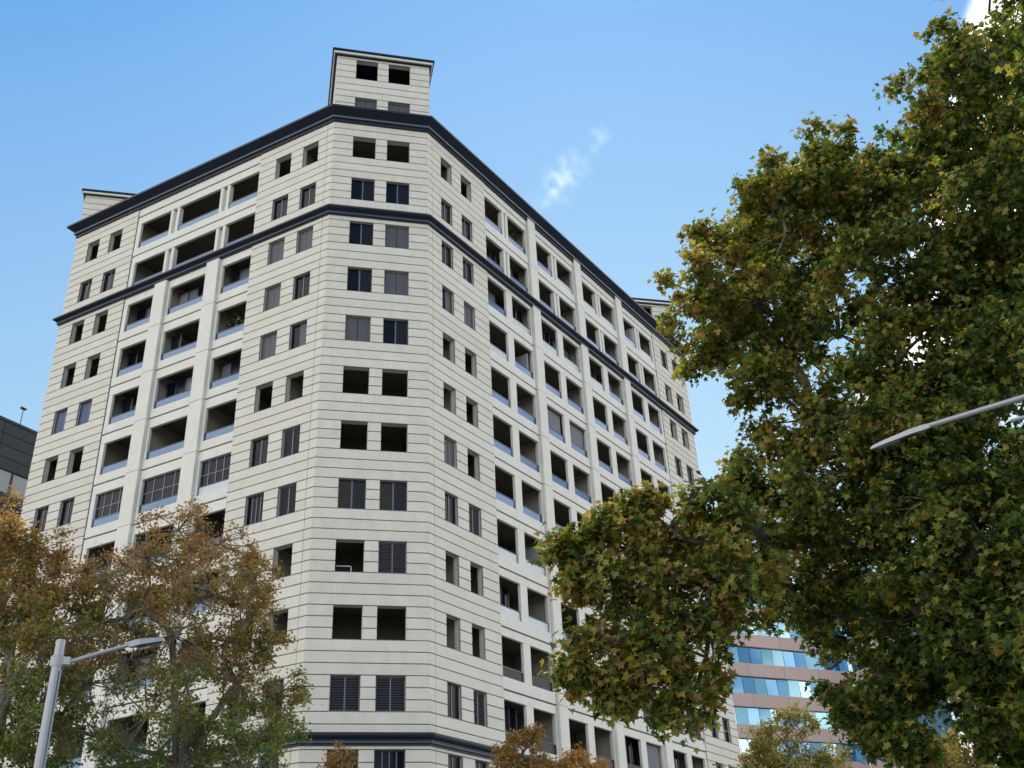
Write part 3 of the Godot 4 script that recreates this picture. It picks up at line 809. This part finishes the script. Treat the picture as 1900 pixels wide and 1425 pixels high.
# A tree grown from clumps: limbs join each clump to the nearest limb already there, twigs stand out of every clump, leaves sit along the twigs.
func tree(called: String, label: String, group: String, foot: Vector3, fork: float, girth: float, clumps: Array, look: Dictionary) -> Node3D:
	var t := thing(called, label, "tree", foot, group)
	var r := RandomNumberGenerator.new()
	r.seed = look.seed
	var mid := Vector3.ZERO
	for c in clumps: mid += Vector3(c.x, c.y, c.z) / clumps.size()
	var lean := Vector3(mid.x - foot.x, 0, mid.z - foot.z) * 0.12
	# nodes of the skeleton: place, parent, burden
	var nodes: Array = [Vector3.ZERO, Vector3(lean.x * 0.3, fork * 0.5, lean.z * 0.3), Vector3(lean.x, fork, lean.z)]
	var parent := [-1, 0, 1]
	var burden := [0.0, 0.0, 0.0]
	var low := 1e9
	for c in clumps: low = minf(low, c.y)
	# the leader continues upwards inside the crown
	var top := mid - foot
	nodes.append(nodes[2].lerp(top, 0.5) + Vector3(r.randfn() * 0.3, 0, r.randfn() * 0.3)); parent.append(2); burden.append(0.0)
	nodes.append(top); parent.append(3); burden.append(0.0)
	var order := clumps.duplicate()
	order.sort_custom(func(p, q): return (Vector3(p.x, p.y, p.z) - foot - nodes[3]).length() < (Vector3(q.x, q.y, q.z) - foot - nodes[3]).length())
	for c in order:
		var at := Vector3(c.x, c.y, c.z) - foot
		var best := 2
		var cost := 1e9
		for i in range(2, nodes.size()):
			var d: float = (nodes[i] - at).length()
			if nodes[i].y > at.y + 0.8: d += (nodes[i].y - at.y) * 0.8
			d += (nodes[i] - nodes[2]).length() * 0.25
			if d < cost:
				cost = d; best = i
		var joint: Vector3 = nodes[best].lerp(at, 0.5) + Vector3(r.randfn(), r.randfn() * 0.4 - 0.15 * cost * 0.3, r.randfn()) * cost * 0.07
		nodes.append(joint); parent.append(best); burden.append(0.0)
		nodes.append(at); parent.append(nodes.size() - 2); burden.append(c.w)
	for i in range(nodes.size() - 1, 0, -1):
		burden[parent[i]] += burden[i]
	var all: float = burden[0]
	var wide := func(i: int) -> float:
		return maxf(girth * pow(burden[i] / all, 0.55), 0.012)
	var trunk := start()
	tube(trunk, [Vector3(0, -0.3, 0), Vector3(0, 0.25, 0), nodes[1], nodes[2]], [girth * 1.5, girth * 1.15, girth * 0.95, girth * 0.9], 14)
	build("trunk", trunk, look.bark, t)
	var limbs := start()
	var next := []
	next.resize(nodes.size())
	next.fill(0.008)
	for i in range(3, nodes.size()):
		next[parent[i]] = maxf(next[parent[i]], wide.call(i))
	for i in range(3, nodes.size()):
		var p: int = parent[i]
		var a: Vector3 = nodes[p]; var b: Vector3 = nodes[i]
		if a.distance_to(b) < 0.02: continue
		var bend := Vector3(r.randfn(), r.randfn(), r.randfn()) * a.distance_to(b) * 0.04
		var wa: float = wide.call(i); var wb: float = minf(next[i], wa)
		tube(limbs, [a, a.lerp(b, 0.5) + bend, b], [wa, (wa + wb) * 0.5, wb], 8 if wa > 0.05 else 5, false)
	# twigs and leaves
	var where: Array = []
	var tint: Array = []
	var centre := mid - foot
	var near: Vector3 = CAM - foot
	for c in clumps:
		var heart: Vector3 = Vector3(c.x, c.y, c.z) - foot
		var subs := int(look.subs)
		# the low outer boughs are thinner and hang more loosely
		var loose: float = clampf((Vector2(heart.x, heart.z).length() - 3.5) / 4.5, 0.0, 1.0) * clampf((look.get("hem", 0.0) - heart.y - foot.y) / 3.0, 0.0, 1.0)
		for k in subs:
			# each clump is a handful of sprays of uneven size
			var shove: Vector3 = Vector3(r.randfn(), r.randfn() * 0.8, r.randfn()).normalized() * c.w * look.reach * (1.0 + 0.35 * loose) * pow(r.randf(), 0.45)
			var at := heart + shove
			var rad: float = c.w * r.randf_range(0.28, 0.55)
			tube(limbs, [heart, heart.lerp(at, 0.5) + Vector3(r.randfn(), r.randfn(), r.randfn()) * 0.05, at], [0.022, 0.017, 0.012], 4, false)
			for s2 in int(look.twigs):
				var dir := (Vector3(r.randfn(), r.randfn() * look.get("flat", 0.8) + 0.08, r.randfn()).normalized() + shove.normalized() * 0.45).normalized()
				var lenth := rad * r.randf_range(0.5, 1.25)
				if r.randf() < 0.12: lenth *= 1.65
				var tip := at + dir * lenth + Vector3.DOWN * lenth * 0.15
				var knee := at + dir * lenth * 0.5 + Vector3(r.randfn(), r.randfn(), r.randfn()) * lenth * 0.08
				tube(limbs, [at, knee, tip], [0.011 * look.get("twig", 1.0), 0.007 * look.get("twig", 1.0), 0.003], 3, false)
				var n := int(look.leaves * (lenth / rad) * (0.5 + 0.5 * rad / c.w) * (1.1 - 0.68 * loose) * r.randf_range(0.7, 1.2))
				for q in n:
					var s := sqrt(r.randf_range(0.06, 1.0))
					var p := at.lerp(knee, s * 2.0) if s < 0.5 else knee.lerp(tip, s * 2.0 - 1.0)
					p += Vector3(r.randfn(), r.randfn(), r.randfn()) * look.spread
					var nrm := (Vector3.UP * 0.95 + dir * 0.35 + Vector3(r.randfn(), r.randfn(), r.randfn()) * 0.75).normalized()
					var ax := (dir + Vector3(r.randfn(), r.randfn() - 0.7, r.randfn()) * 0.7)
					ax = (ax - nrm * ax.dot(nrm)).normalized()
					var size: float = look.size * r.randf_range(0.65, 1.2)
					where.append(Transform3D(Basis(ax.cross(nrm), ax, nrm).scaled_local(Vector3.ONE * size), p))
					# hue: by height in the crown, by clump and by leaf; side also paints shade
					var h := clampf((at.y + foot.y - low) / maxf(look.tall, 0.1), 0.0, 1.0)
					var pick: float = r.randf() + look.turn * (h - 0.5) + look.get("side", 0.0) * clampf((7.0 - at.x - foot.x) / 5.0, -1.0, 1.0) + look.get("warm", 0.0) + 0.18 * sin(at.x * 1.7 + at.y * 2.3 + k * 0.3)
					var tones: Array = look.tones
					var ti := clampi(int(pick * tones.size()), 0, tones.size() - 1)
					var col: Color = tones[ti]
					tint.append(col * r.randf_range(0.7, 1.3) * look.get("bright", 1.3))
	build("branch", limbs, look.bark, t)
	# the leaves that show largest are single parts, the rest one mass
	var order2: Array = range(where.size())
	var single := int(look.get("single", 0))
	var leaf_shape := plane_leaf(look.get("simple", false))
	if single > 0:
		var toward := near.normalized()
		var weight: Array = []
		for i in where.size():
			var p: Vector3 = where[i].origin
			weight.append(absf(where[i].basis.z.dot((near - p).normalized())) * where[i].basis.x.length() / (near - p).length() + 0.2 / (near - p).length())
		order2.sort_custom(func(a, b): return weight[a] > weight[b])
		var mats := []
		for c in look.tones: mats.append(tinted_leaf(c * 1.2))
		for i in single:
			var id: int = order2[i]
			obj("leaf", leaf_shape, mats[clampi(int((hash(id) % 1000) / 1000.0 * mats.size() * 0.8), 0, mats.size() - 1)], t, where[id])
		order2 = order2.slice(single)
	var mm := MultiMesh.new()
	mm.transform_format = MultiMesh.TRANSFORM_3D
	mm.use_colors = true
	mm.mesh = leaf_shape
	mm.instance_count = order2.size()
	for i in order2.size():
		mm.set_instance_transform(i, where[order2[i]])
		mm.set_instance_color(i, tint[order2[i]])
	var mi := MultiMeshInstance3D.new()
	mi.name = "foliage"
	mi.multimesh = mm
	mi.material_override = M.leaf
	mi.set_meta("kind", "stuff")
	t.add_child(mi, true)
	return t

func make_trees() -> void:
	var plane := [Color(0.026, 0.054, 0.012), Color(0.045, 0.082, 0.016), Color(0.08, 0.118, 0.02), Color(0.13, 0.15, 0.025), Color(0.175, 0.172, 0.03), Color(0.20, 0.17, 0.034), Color(0.18, 0.12, 0.034)]  # dark greens gather to the right: greener leaves plus shade painted in
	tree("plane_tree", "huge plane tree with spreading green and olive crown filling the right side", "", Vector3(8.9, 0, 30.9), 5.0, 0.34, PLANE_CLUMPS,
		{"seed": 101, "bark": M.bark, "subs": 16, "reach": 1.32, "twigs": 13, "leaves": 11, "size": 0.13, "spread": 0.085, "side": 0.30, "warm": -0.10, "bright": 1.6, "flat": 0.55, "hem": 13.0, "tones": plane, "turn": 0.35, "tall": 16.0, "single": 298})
	var rust := [Color(0.11, 0.12, 0.03), Color(0.18, 0.14, 0.04), Color(0.22, 0.14, 0.045), Color(0.25, 0.14, 0.05), Color(0.20, 0.10, 0.04)]
	var greener := [Color(0.07, 0.13, 0.025), Color(0.11, 0.14, 0.03), Color(0.18, 0.14, 0.04), Color(0.22, 0.14, 0.045), Color(0.23, 0.125, 0.05)]
	var small := {"bark": M.pale_bark, "subs": 15, "reach": 1.75, "twigs": 12, "leaves": 11, "size": 0.088, "spread": 0.10, "warm": 0.19, "bright": 1.65, "twig": 1.3, "tones": greener, "turn": 1.2, "tall": 9.0, "simple": true}
	tree("street_tree", "thin autumn tree, brown above and green below, pale stem showing, before left facade", "street trees along the block", Vector3(-6.1, 0, 14.4), 4.5, 0.20, BROWN_CLUMPS, small.merged({"seed": 202}, true))
	tree("street_tree", "autumn tree at the left edge of the picture, partly cut off by it", "street trees along the block", Vector3(-10.9, 0, 16.5), 4.5, 0.22, EDGE_CLUMPS, small.merged({"seed": 203, "leaves": 17}, true))
	var tip := small.merged({"tones": rust, "turn": 0.2, "tall": 3.0, "leaves": 11, "reach": 1.5, "size": 0.09, "subs": 10}, true)
	tree("street_tree", "single leafy tree top below the chamfered corner, smallest of the tree tops", "street trees along the block", Vector3(-1.5, 0, 7.9), 4.0, 0.10, SMALL_CLUMPS, tip.merged({"seed": 204}, true))
	tree("street_tree", "brown pointed tree top in front of the lowest balconies, right of the chamfered corner", "street trees along the block", Vector3(4.1, 0, 9.8), 4.0, 0.12, TIP_CLUMPS, tip.merged({"seed": 205}, true))
	var orange := [Color(0.20, 0.14, 0.04), Color(0.27, 0.16, 0.045), Color(0.32, 0.17, 0.045), Color(0.28, 0.13, 0.04)]
	tree("street_tree", "orange rounded tree top at the bottom edge below the balconies", "street trees along the block", Vector3(6.6, 0, 9.4), 4.0, 0.12, ORANGE_CLUMPS, tip.merged({"seed": 206, "tones": orange, "leaves": 12}, true))
	var olive := [Color(0.10, 0.13, 0.03), Color(0.14, 0.15, 0.032), Color(0.18, 0.165, 0.036), Color(0.21, 0.155, 0.04)]
	tree("street_tree", "olive tree top beside the far right end of the cream block", "street trees along the block", Vector3(17.5, 0, 3.0), 4.0, 0.16, OLIVE_CLUMPS, tip.merged({"seed": 207, "tones": olive, "leaves": 15, "size": 0.11, "bright": 1.5, "reach": 1.05}, true))
	var gold := [Color(0.10, 0.11, 0.02), Color(0.15, 0.14, 0.025), Color(0.19, 0.15, 0.03), Color(0.21, 0.14, 0.03)]
	tree("street_tree", "yellow-green tree top in the bottom right corner under the plane tree", "street trees along the block", Vector3(18.9, 0, 13.2), 4.0, 0.16, YELLOW_CLUMPS, tip.merged({"seed": 208, "tones": gold, "leaves": 18, "size": 0.11, "bright": 1.6, "reach": 1.3}, true))

# ------------------------------------------------------------------ street lamps
func luminaire(parent: Node3D, from: Vector3, to: Vector3, wide: float, thick := 1.0) -> void:
	var d := (to - from).normalized()
	var side := d.cross(Vector3.UP).normalized()
	var upv := side.cross(d).normalized()
	var l := from.distance_to(to)
	var st := start()
	# a long flat body, thickest near the arm, tapering to its nose
	var prof := [[0.0, 0.35, 0.05, 0.05], [0.12, 0.75, 0.065, 0.06], [0.3, 1.0, 0.07, 0.05], [0.75, 1.0, 0.05, 0.045], [0.95, 0.8, 0.03, 0.04], [1.0, 0.5, 0.01, 0.03]]
	for q in prof:
		q[2] *= thick
		q[3] *= thick
	for i in prof.size() - 1:
		var ring := []
		for q in [prof[i], prof[i + 1]]:
			var c: Vector3 = from + d * l * q[0]
			var w: float = wide * q[1] * 0.5
			ring.append([c - side * w - upv * q[3], c - side * w * 0.8 + upv * q[2], c + side * w * 0.8 + upv * q[2], c + side * w - upv * q[3]])
		for k in 4:
			var a: Array = ring[0]; var b: Array = ring[1]
			var mid: Vector3 = (a[k] + a[(k + 1) % 4] + b[k] + b[(k + 1) % 4]) * 0.25
			face(st, [a[k], a[(k + 1) % 4], b[(k + 1) % 4], b[k]], mid - (from + d * l * (prof[i][0] + prof[i + 1][0]) * 0.5))
	var e: Array = prof[prof.size() - 1]
	var tip: Vector3 = to
	var w2: float = wide * e[1] * 0.5
	face(st, [tip - side * w2 - upv * e[3], tip - side * w2 * 0.8 + upv * e[2], tip + side * w2 * 0.8 + upv * e[2], tip + side * w2 - upv * e[3]], d)
	var head := build("lamp_head", st, M.lamp_grey, parent)
	var t := Transform3D(Basis(d, upv, d.cross(upv)), from)
	st = start()
	add_box(st, t, Vector3(l * 0.22, -0.075 * thick, -wide * 0.36), Vector3(l * 0.92, -0.04 * thick, wide * 0.36), 0.01)
	build("gear_tray", st, M.lamp_under, head)
	st = start()
	add_box(st, t, Vector3(l * 0.5, -0.085 * thick, -wide * 0.28), Vector3(l * 0.88, -0.076 * thick, wide * 0.28), 0.004)
	build("lens", st, M.lens, head)

func make_lamps() -> void:
	var a := thing("street_lamp", "grey street lamp with thick post and one slim arm, in front of the brown tree", "street lamp", Vector3(-8.18, 0, 24.1), "grey street lamps")
	var st := start()
	tube(st, [Vector3(0, 0, 0), Vector3(0, 0.4, 0), Vector3(0, 4.0, 0), Vector3(0, 7.98, 0), Vector3(0, 8.0, 0)], [0.125, 0.118, 0.104, 0.088, 0.078], 20)
	build("post", st, M.steel, a)
	st = start()
	for x in 2:
		add_box(st, Transform3D(Basis(Vector3.UP, 0.5), Vector3.ZERO), Vector3(-0.012 + 0.06 * x, 0.3, 0.07), Vector3(0.012 + 0.06 * x, 7.4, 0.113), 0.003)
	build("slot", st, M.lamp_grey, a)
	st = start()
	tube(st, [Vector3(0, 7.47, 0), Vector3(0, 7.50, 0), Vector3(0, 7.66, 0), Vector3(0, 7.69, 0)], [0.10, 0.135, 0.135, 0.10], 20)
	add_box(st, Transform3D(), Vector3(0.05, 7.50, -0.07), Vector3(0.24, 7.66, 0.07), 0.01)
	build("clamp", st, M.lamp_grey, a)
	var d := Vector3(1.0, 0.0, -0.14).normalized()
	var p0 := Vector3(0.2, 7.57, -0.02)
	var p1 := Vector3(1.26, 7.985, -0.19)
	var p2 := Vector3(1.90, 8.13, -0.28)
	st = start()
	tube(st, [p0, p0.lerp(p1, 0.5) + Vector3(0, 0.01, 0), p1], [0.045, 0.04, 0.035], 12)
	build("arm", st, M.steel, a)
	luminaire(a, p1 - d * 0.02, p2, 0.20)
	# the lamp on the right stands outside the picture and reaches into it
	var b := thing("street_lamp", "grey street lamp arm reaching in from the right edge across the plane tree", "street lamp", Vector3(7.6, 0, 35.25), "grey street lamps")
	st = start()
	tube(st, [Vector3(0, 0, 0), Vector3(0, 0.4, 0), Vector3(0, 5.0, 0), Vector3(0, 9.6, 0), Vector3(0, 9.62, 0)], [0.155, 0.15, 0.138, 0.112, 0.10], 20)
	build("post", st, M.steel, b)
	st = start()
	tube(st, [Vector3(0, 8.80, 0), Vector3(0, 8.83, 0), Vector3(0, 9.05, 0), Vector3(0, 9.08, 0)], [0.125, 0.165, 0.165, 0.125], 20)
	build("clamp", st, M.lamp_grey, b)
	var q := Vector3(5.65, 9.0, 33.09) - b.position
	var tip := Vector3(5.09, 8.98, 32.26) - b.position
	st = start()
	tube(st, [Vector3(0, 8.95, 0), q * 0.5 + Vector3(0, 4.5, 0), q], [0.05, 0.047, 0.043], 12)
	build("arm", st, M.steel, b)
	luminaire(b, q, tip, 0.11, 0.75)
	st = start()
	var e := Vector3(6.30, 8.62, 34.05) - b.position
	tube(st, [Vector3(0, 8.62, 0), e * 0.5 + Vector3(0, 4.31, 0), e], [0.032, 0.03, 0.028], 10)
	build("lower_arm", st, M.steel, b)

# ------------------------------------------------------------------ neighbours
func dark_building() -> void:
	# charcoal clad block behind the left end; its street face runs away to the right
	var a := Vector3(-28.96, 0, -43.25); var b := Vector3(-26.36, 0, -46.0)
	var along := (b - a).normalized()
	var t := thing("office_building", "charcoal clad building with one pale window band behind the left end of the block", "building", Vector3(-28.96, 0, -43.25))
	var top := 47.8
	var n := Vector3(-along.z, 0, along.x)
	if n.dot(CAM - a) < 0: n = -n
	var f := Transform3D(Basis(Vector3.UP.cross(n).normalized(), Vector3.UP, n), Vector3.ZERO)
	var dir := 1.0 if f.basis.x.dot(along) > 0 else -1.0
	var x0 := -24.0; var x1 := 13.0
	if dir < 0: 
		x0 = -13.0; x1 = 24.0
	var st := start()
	add_box(st, f, Vector3(x0, 0, -18), Vector3(x1, top - 0.3, -0.3))
	build("wall", st, M.charcoal, t)
	box("roof_edge", t, f, Vector3(x0 - 0.1, top - 0.3, -18), Vector3(x1 + 0.1, top, 0.05), M.charcoal2, 0.03)
	var y := top - 0.32
	var i := 0
	while y > 20.0:
		var h := 1.1
		if i == 4:
			h = 2.0
			box("window_band", t, f, Vector3(x0, y - h, -0.3), Vector3(x1, y - 0.03, -0.12), M.band, 0.01)
			for k in 22:
				box("mullion", t, f, Vector3(lerpf(x0, x1, k / 21.0) - 0.08, y - h, -0.12), Vector3(lerpf(x0, x1, k / 21.0) + 0.08, y - 0.03, -0.04), M.charcoal2, 0.01)
		else:
			for k in 6:
				box("cladding_panel", t, f, Vector3(lerpf(x0, x1, k / 6.0) + 0.02, y - h + 0.03, -0.3), Vector3(lerpf(x0, x1, (k + 1) / 6.0) - 0.02, y - 0.01, 0.0), M.charcoal if (k + i) % 3 else M.charcoal2, 0.015)
		y -= h
		i += 1
	var mast := pivot("antenna", t, f * Transform3D(Basis(), Vector3(dir * 3.0, top, -1.5)))
	st = start()
	tube(st, [Vector3.ZERO, Vector3(0, 2.4, 0)], [0.05, 0.04], 8)
	add_box(st, Transform3D(), Vector3(-0.28, 2.4, -0.15), Vector3(0.28, 2.62, 0.15), 0.04)
	build("mast", st, M.lamp_under, mast)

func pink_building() -> void:
	var corner := Vector3(62.3, 0, -65.9)
	var t := thing("office_building", "pink masonry office building with ribbon windows of blue glass behind the plane tree", "building", corner)
	var dl := Vector3(-0.98, 0, 0.2).normalized()
	var dr := Vector3(0.46, 0, 0.89).normalized()
	var fl := Transform3D(Basis(-dl, Vector3.UP, (-dl).cross(Vector3.UP)), Vector3.ZERO)
	if fl.basis.z.dot(CAM - corner) < 0: fl.basis.z = -fl.basis.z
	fl.basis.x = Vector3.UP.cross(fl.basis.z)
	var zr := dr.cross(Vector3.UP)
	if zr.dot(CAM - corner) < 0: zr = -zr
	var fr := Transform3D(Basis(Vector3.UP.cross(zr), Vector3.UP, zr), Vector3.ZERO)
	var storey := 3.37
	var band := 1.45
	var base := 32.5 - band                   # foot of one masonry band
	for s in [[fl, dl, 34.0, 1.55], [fr, dr, 6.2, 1.03]]:
		var f: Transform3D = s[0]
		var sg := 1.0 if f.basis.x.dot(s[1]) > 0 else -1.0
		var x0: float = minf(0.0, sg * s[2]); var x1: float = maxf(0.0, sg * s[2])
		var st := start()
		add_box(st, f, Vector3(x0 + 0.02, 0, -9.0), Vector3(x1 - 0.02, 48.0, -0.5))
		build("wall_core", st, M.teal, t)
		for k in range(-6, 6):
			var y := base + storey * k
			if y + band > 49.5: continue
			var nb := maxi(1, roundi(s[2] / 4.6))
			for q in nb:
				box("masonry_band", t, f, Vector3(lerpf(x0, x1, q / float(nb)) + 0.015, y, -0.5), Vector3(lerpf(x0, x1, (q + 1) / float(nb)) - 0.015, y + band, 0.0), M.pink if (q + k) % 3 else M.pink2, 0.03)
			if y + band + 0.5 > 47.5: continue
			var n := roundi(s[2] / s[3])
			for q in n:
				var a := lerpf(x0, x1, q / float(n)) + 0.03; var b := lerpf(x0, x1, (q + 1) / float(n)) - 0.03
				var tilt := Transform3D(Basis(Vector3.UP, rng.randfn() * 0.02) * Basis(Vector3.RIGHT, rng.randfn() * 0.015), Vector3((a + b) * 0.5, y + band + (storey - band) * 0.5, -0.30))
				var pick := rng.randf() + 0.12 * sin(q * 0.6 + k)
				var kind := 2 if pick < 0.42 else (0 if pick < 0.72 else (1 if pick < 0.9 else 3))
				if s[2] < 10.0: kind = 1 if pick < 0.45 else 0
				obj("glass_panel", box_mesh(Vector3(b - a, storey - band - 0.06, 0.03), 0.0), M.sky_glass[kind], t, f * tilt)
	var st2 := start()
	var e := dr * 6.2
	add_box(st2, Transform3D(Basis(Vector3.RIGHT, Vector3.UP, Vector3.BACK), e), Vector3(0.0, 0, -9.0), Vector3(4.0, 42.0, -0.3))
	build("side_wall", st2, M.teal, t)

func glass_tower() -> void:
	# a pale glass front farther right, seen only through the gaps in the plane tree
	var at := Vector3(92.0, 0, -62.0)
	var t := thing("glass_tower", "pale cyan glass office front with a dark blue upright, seen under the plane tree", "building", at)
	var n := (CAM - at); n.y = 0; n = n.normalized().rotated(Vector3.UP, 0.25)
	var f := Transform3D(Basis(Vector3.UP.cross(n), Vector3.UP, n), Vector3.ZERO)
	var st := start()
	add_box(st, f, Vector3(-14, 0, -12), Vector3(20, 44, -0.2))
	build("wall_core", st, M.teal, t)
	for k in 11:
		for q in 17:
			var a := -14.0 + q * 2.0
			if q == 5: continue
			var tilt := Transform3D(Basis(Vector3.UP, rng.randfn() * 0.012), Vector3(a + 1.0, 10.0 + k * 3.1, -0.05))
			obj("glass_panel", box_mesh(Vector3(1.95, 3.04, 0.04), 0.0), M.sky_glass[2 if (q * 7 + k * 3) % 5 else 3], t, f * tilt)
	box("upright", t, f, Vector3(-4.0, 0, -0.2), Vector3(-2.0, 44.5, 0.5), M.teal, 0.05)
	box("roof_edge", t, f, Vector3(-14.1, 44.0, -12), Vector3(20.1, 44.4, 0.1), M.teal, 0.03)

# ------------------------------------------------------------------ ground
func flat(called: String, x0: float, z0: float, x1: float, z1: float, y: float, mat: Material) -> MeshInstance3D:
	var st := start()
	add_quad(st, Vector3(x0, y, z0), Vector3(x1, y, z0), Vector3(x1, y, z1), Vector3(x0, y, z1), Vector3.UP)
	var o := build(called, st, mat, self)
	o.set_meta("kind", "structure")
	return o

func make_ground() -> void:
	flat("ground", -900, -900, 900, 900, 0.0, M.ground)
	flat("road", -160, 16.5, 160, 29.0, 0.004, M.asphalt)
	var st := start()
	add_box(st, Transform3D(), Vector3(-160, -0.1, 29.0), Vector3(160, 0.12, 29.3), 0.02)
	add_box(st, Transform3D(), Vector3(-160, -0.1, 16.2), Vector3(160, 0.12, 16.5), 0.02)
	build("kerb", st, M.kerb, self).set_meta("kind", "structure")
	st = start()
	add_box(st, Transform3D(), Vector3(-160, -0.1, 29.3), Vector3(160, 0.115, 60.0))
	add_box(st, Transform3D(), Vector3(-160, -0.1, 2.0), Vector3(160, 0.115, 16.2))
	build("pavement", st, M.paving, self).set_meta("kind", "structure")
	st = start()
	for i in 40:
		add_box(st, Transform3D(), Vector3(-158 + i * 8.0, 0.0, 22.6), Vector3(-155 + i * 8.0, 0.008, 22.75))
	build("lane_marking", st, M.line, self).set_meta("kind", "structure")

func _ready() -> void:
	rng.seed = 77
	# camera
	var cam := Camera3D.new()
	cam.name = "camera"
	cam.fov = 40.1
	cam.near = 0.1
	cam.far = 3000.0
	var turn := Vector3(0.52852, -0.22147, 0.01413)
	cam.transform = Transform3D(Basis(turn.normalized(), turn.length()), CAM)
	add_child(cam)
	cam.current = true
	# sky, exposure
	var env := Environment.new()
	env.background_mode = Environment.BG_SKY
	env.sky = make_sky()
	env.ambient_light_source = Environment.AMBIENT_SOURCE_SKY
	env.tonemap_mode = Environment.TONE_MAPPER_LINEAR
	env.tonemap_exposure = 1.1
	env.sdfgi_enabled = true
	env.ssao_enabled = true
	env.ssil_enabled = true
	var world := WorldEnvironment.new()
	world.name = "world"
	world.environment = env
	add_child(world)
	# the sun stands high behind the block, so that its street fronts lie in their own shade
	var sun := DirectionalLight3D.new()
	sun.name = "sun"
	sun.light_energy = 1.3
	sun.light_color = Color(1.0, 0.95, 0.86)
	sun.light_angular_distance = 0.5
	sun.shadow_enabled = true
	add_child(sun)
	var az := SUN_AZ
	var el := deg_to_rad(60.0)
	var to_sun := Vector3(sin(az) * cos(el), sin(el), -cos(az) * cos(el))
	sun.look_at_from_position(to_sun * 200.0, Vector3.ZERO, Vector3.UP)
	make_materials()
	make_ground()
	make_block()
	dark_building()
	pink_building()
	glass_tower()
	make_trees()
	make_lamps()
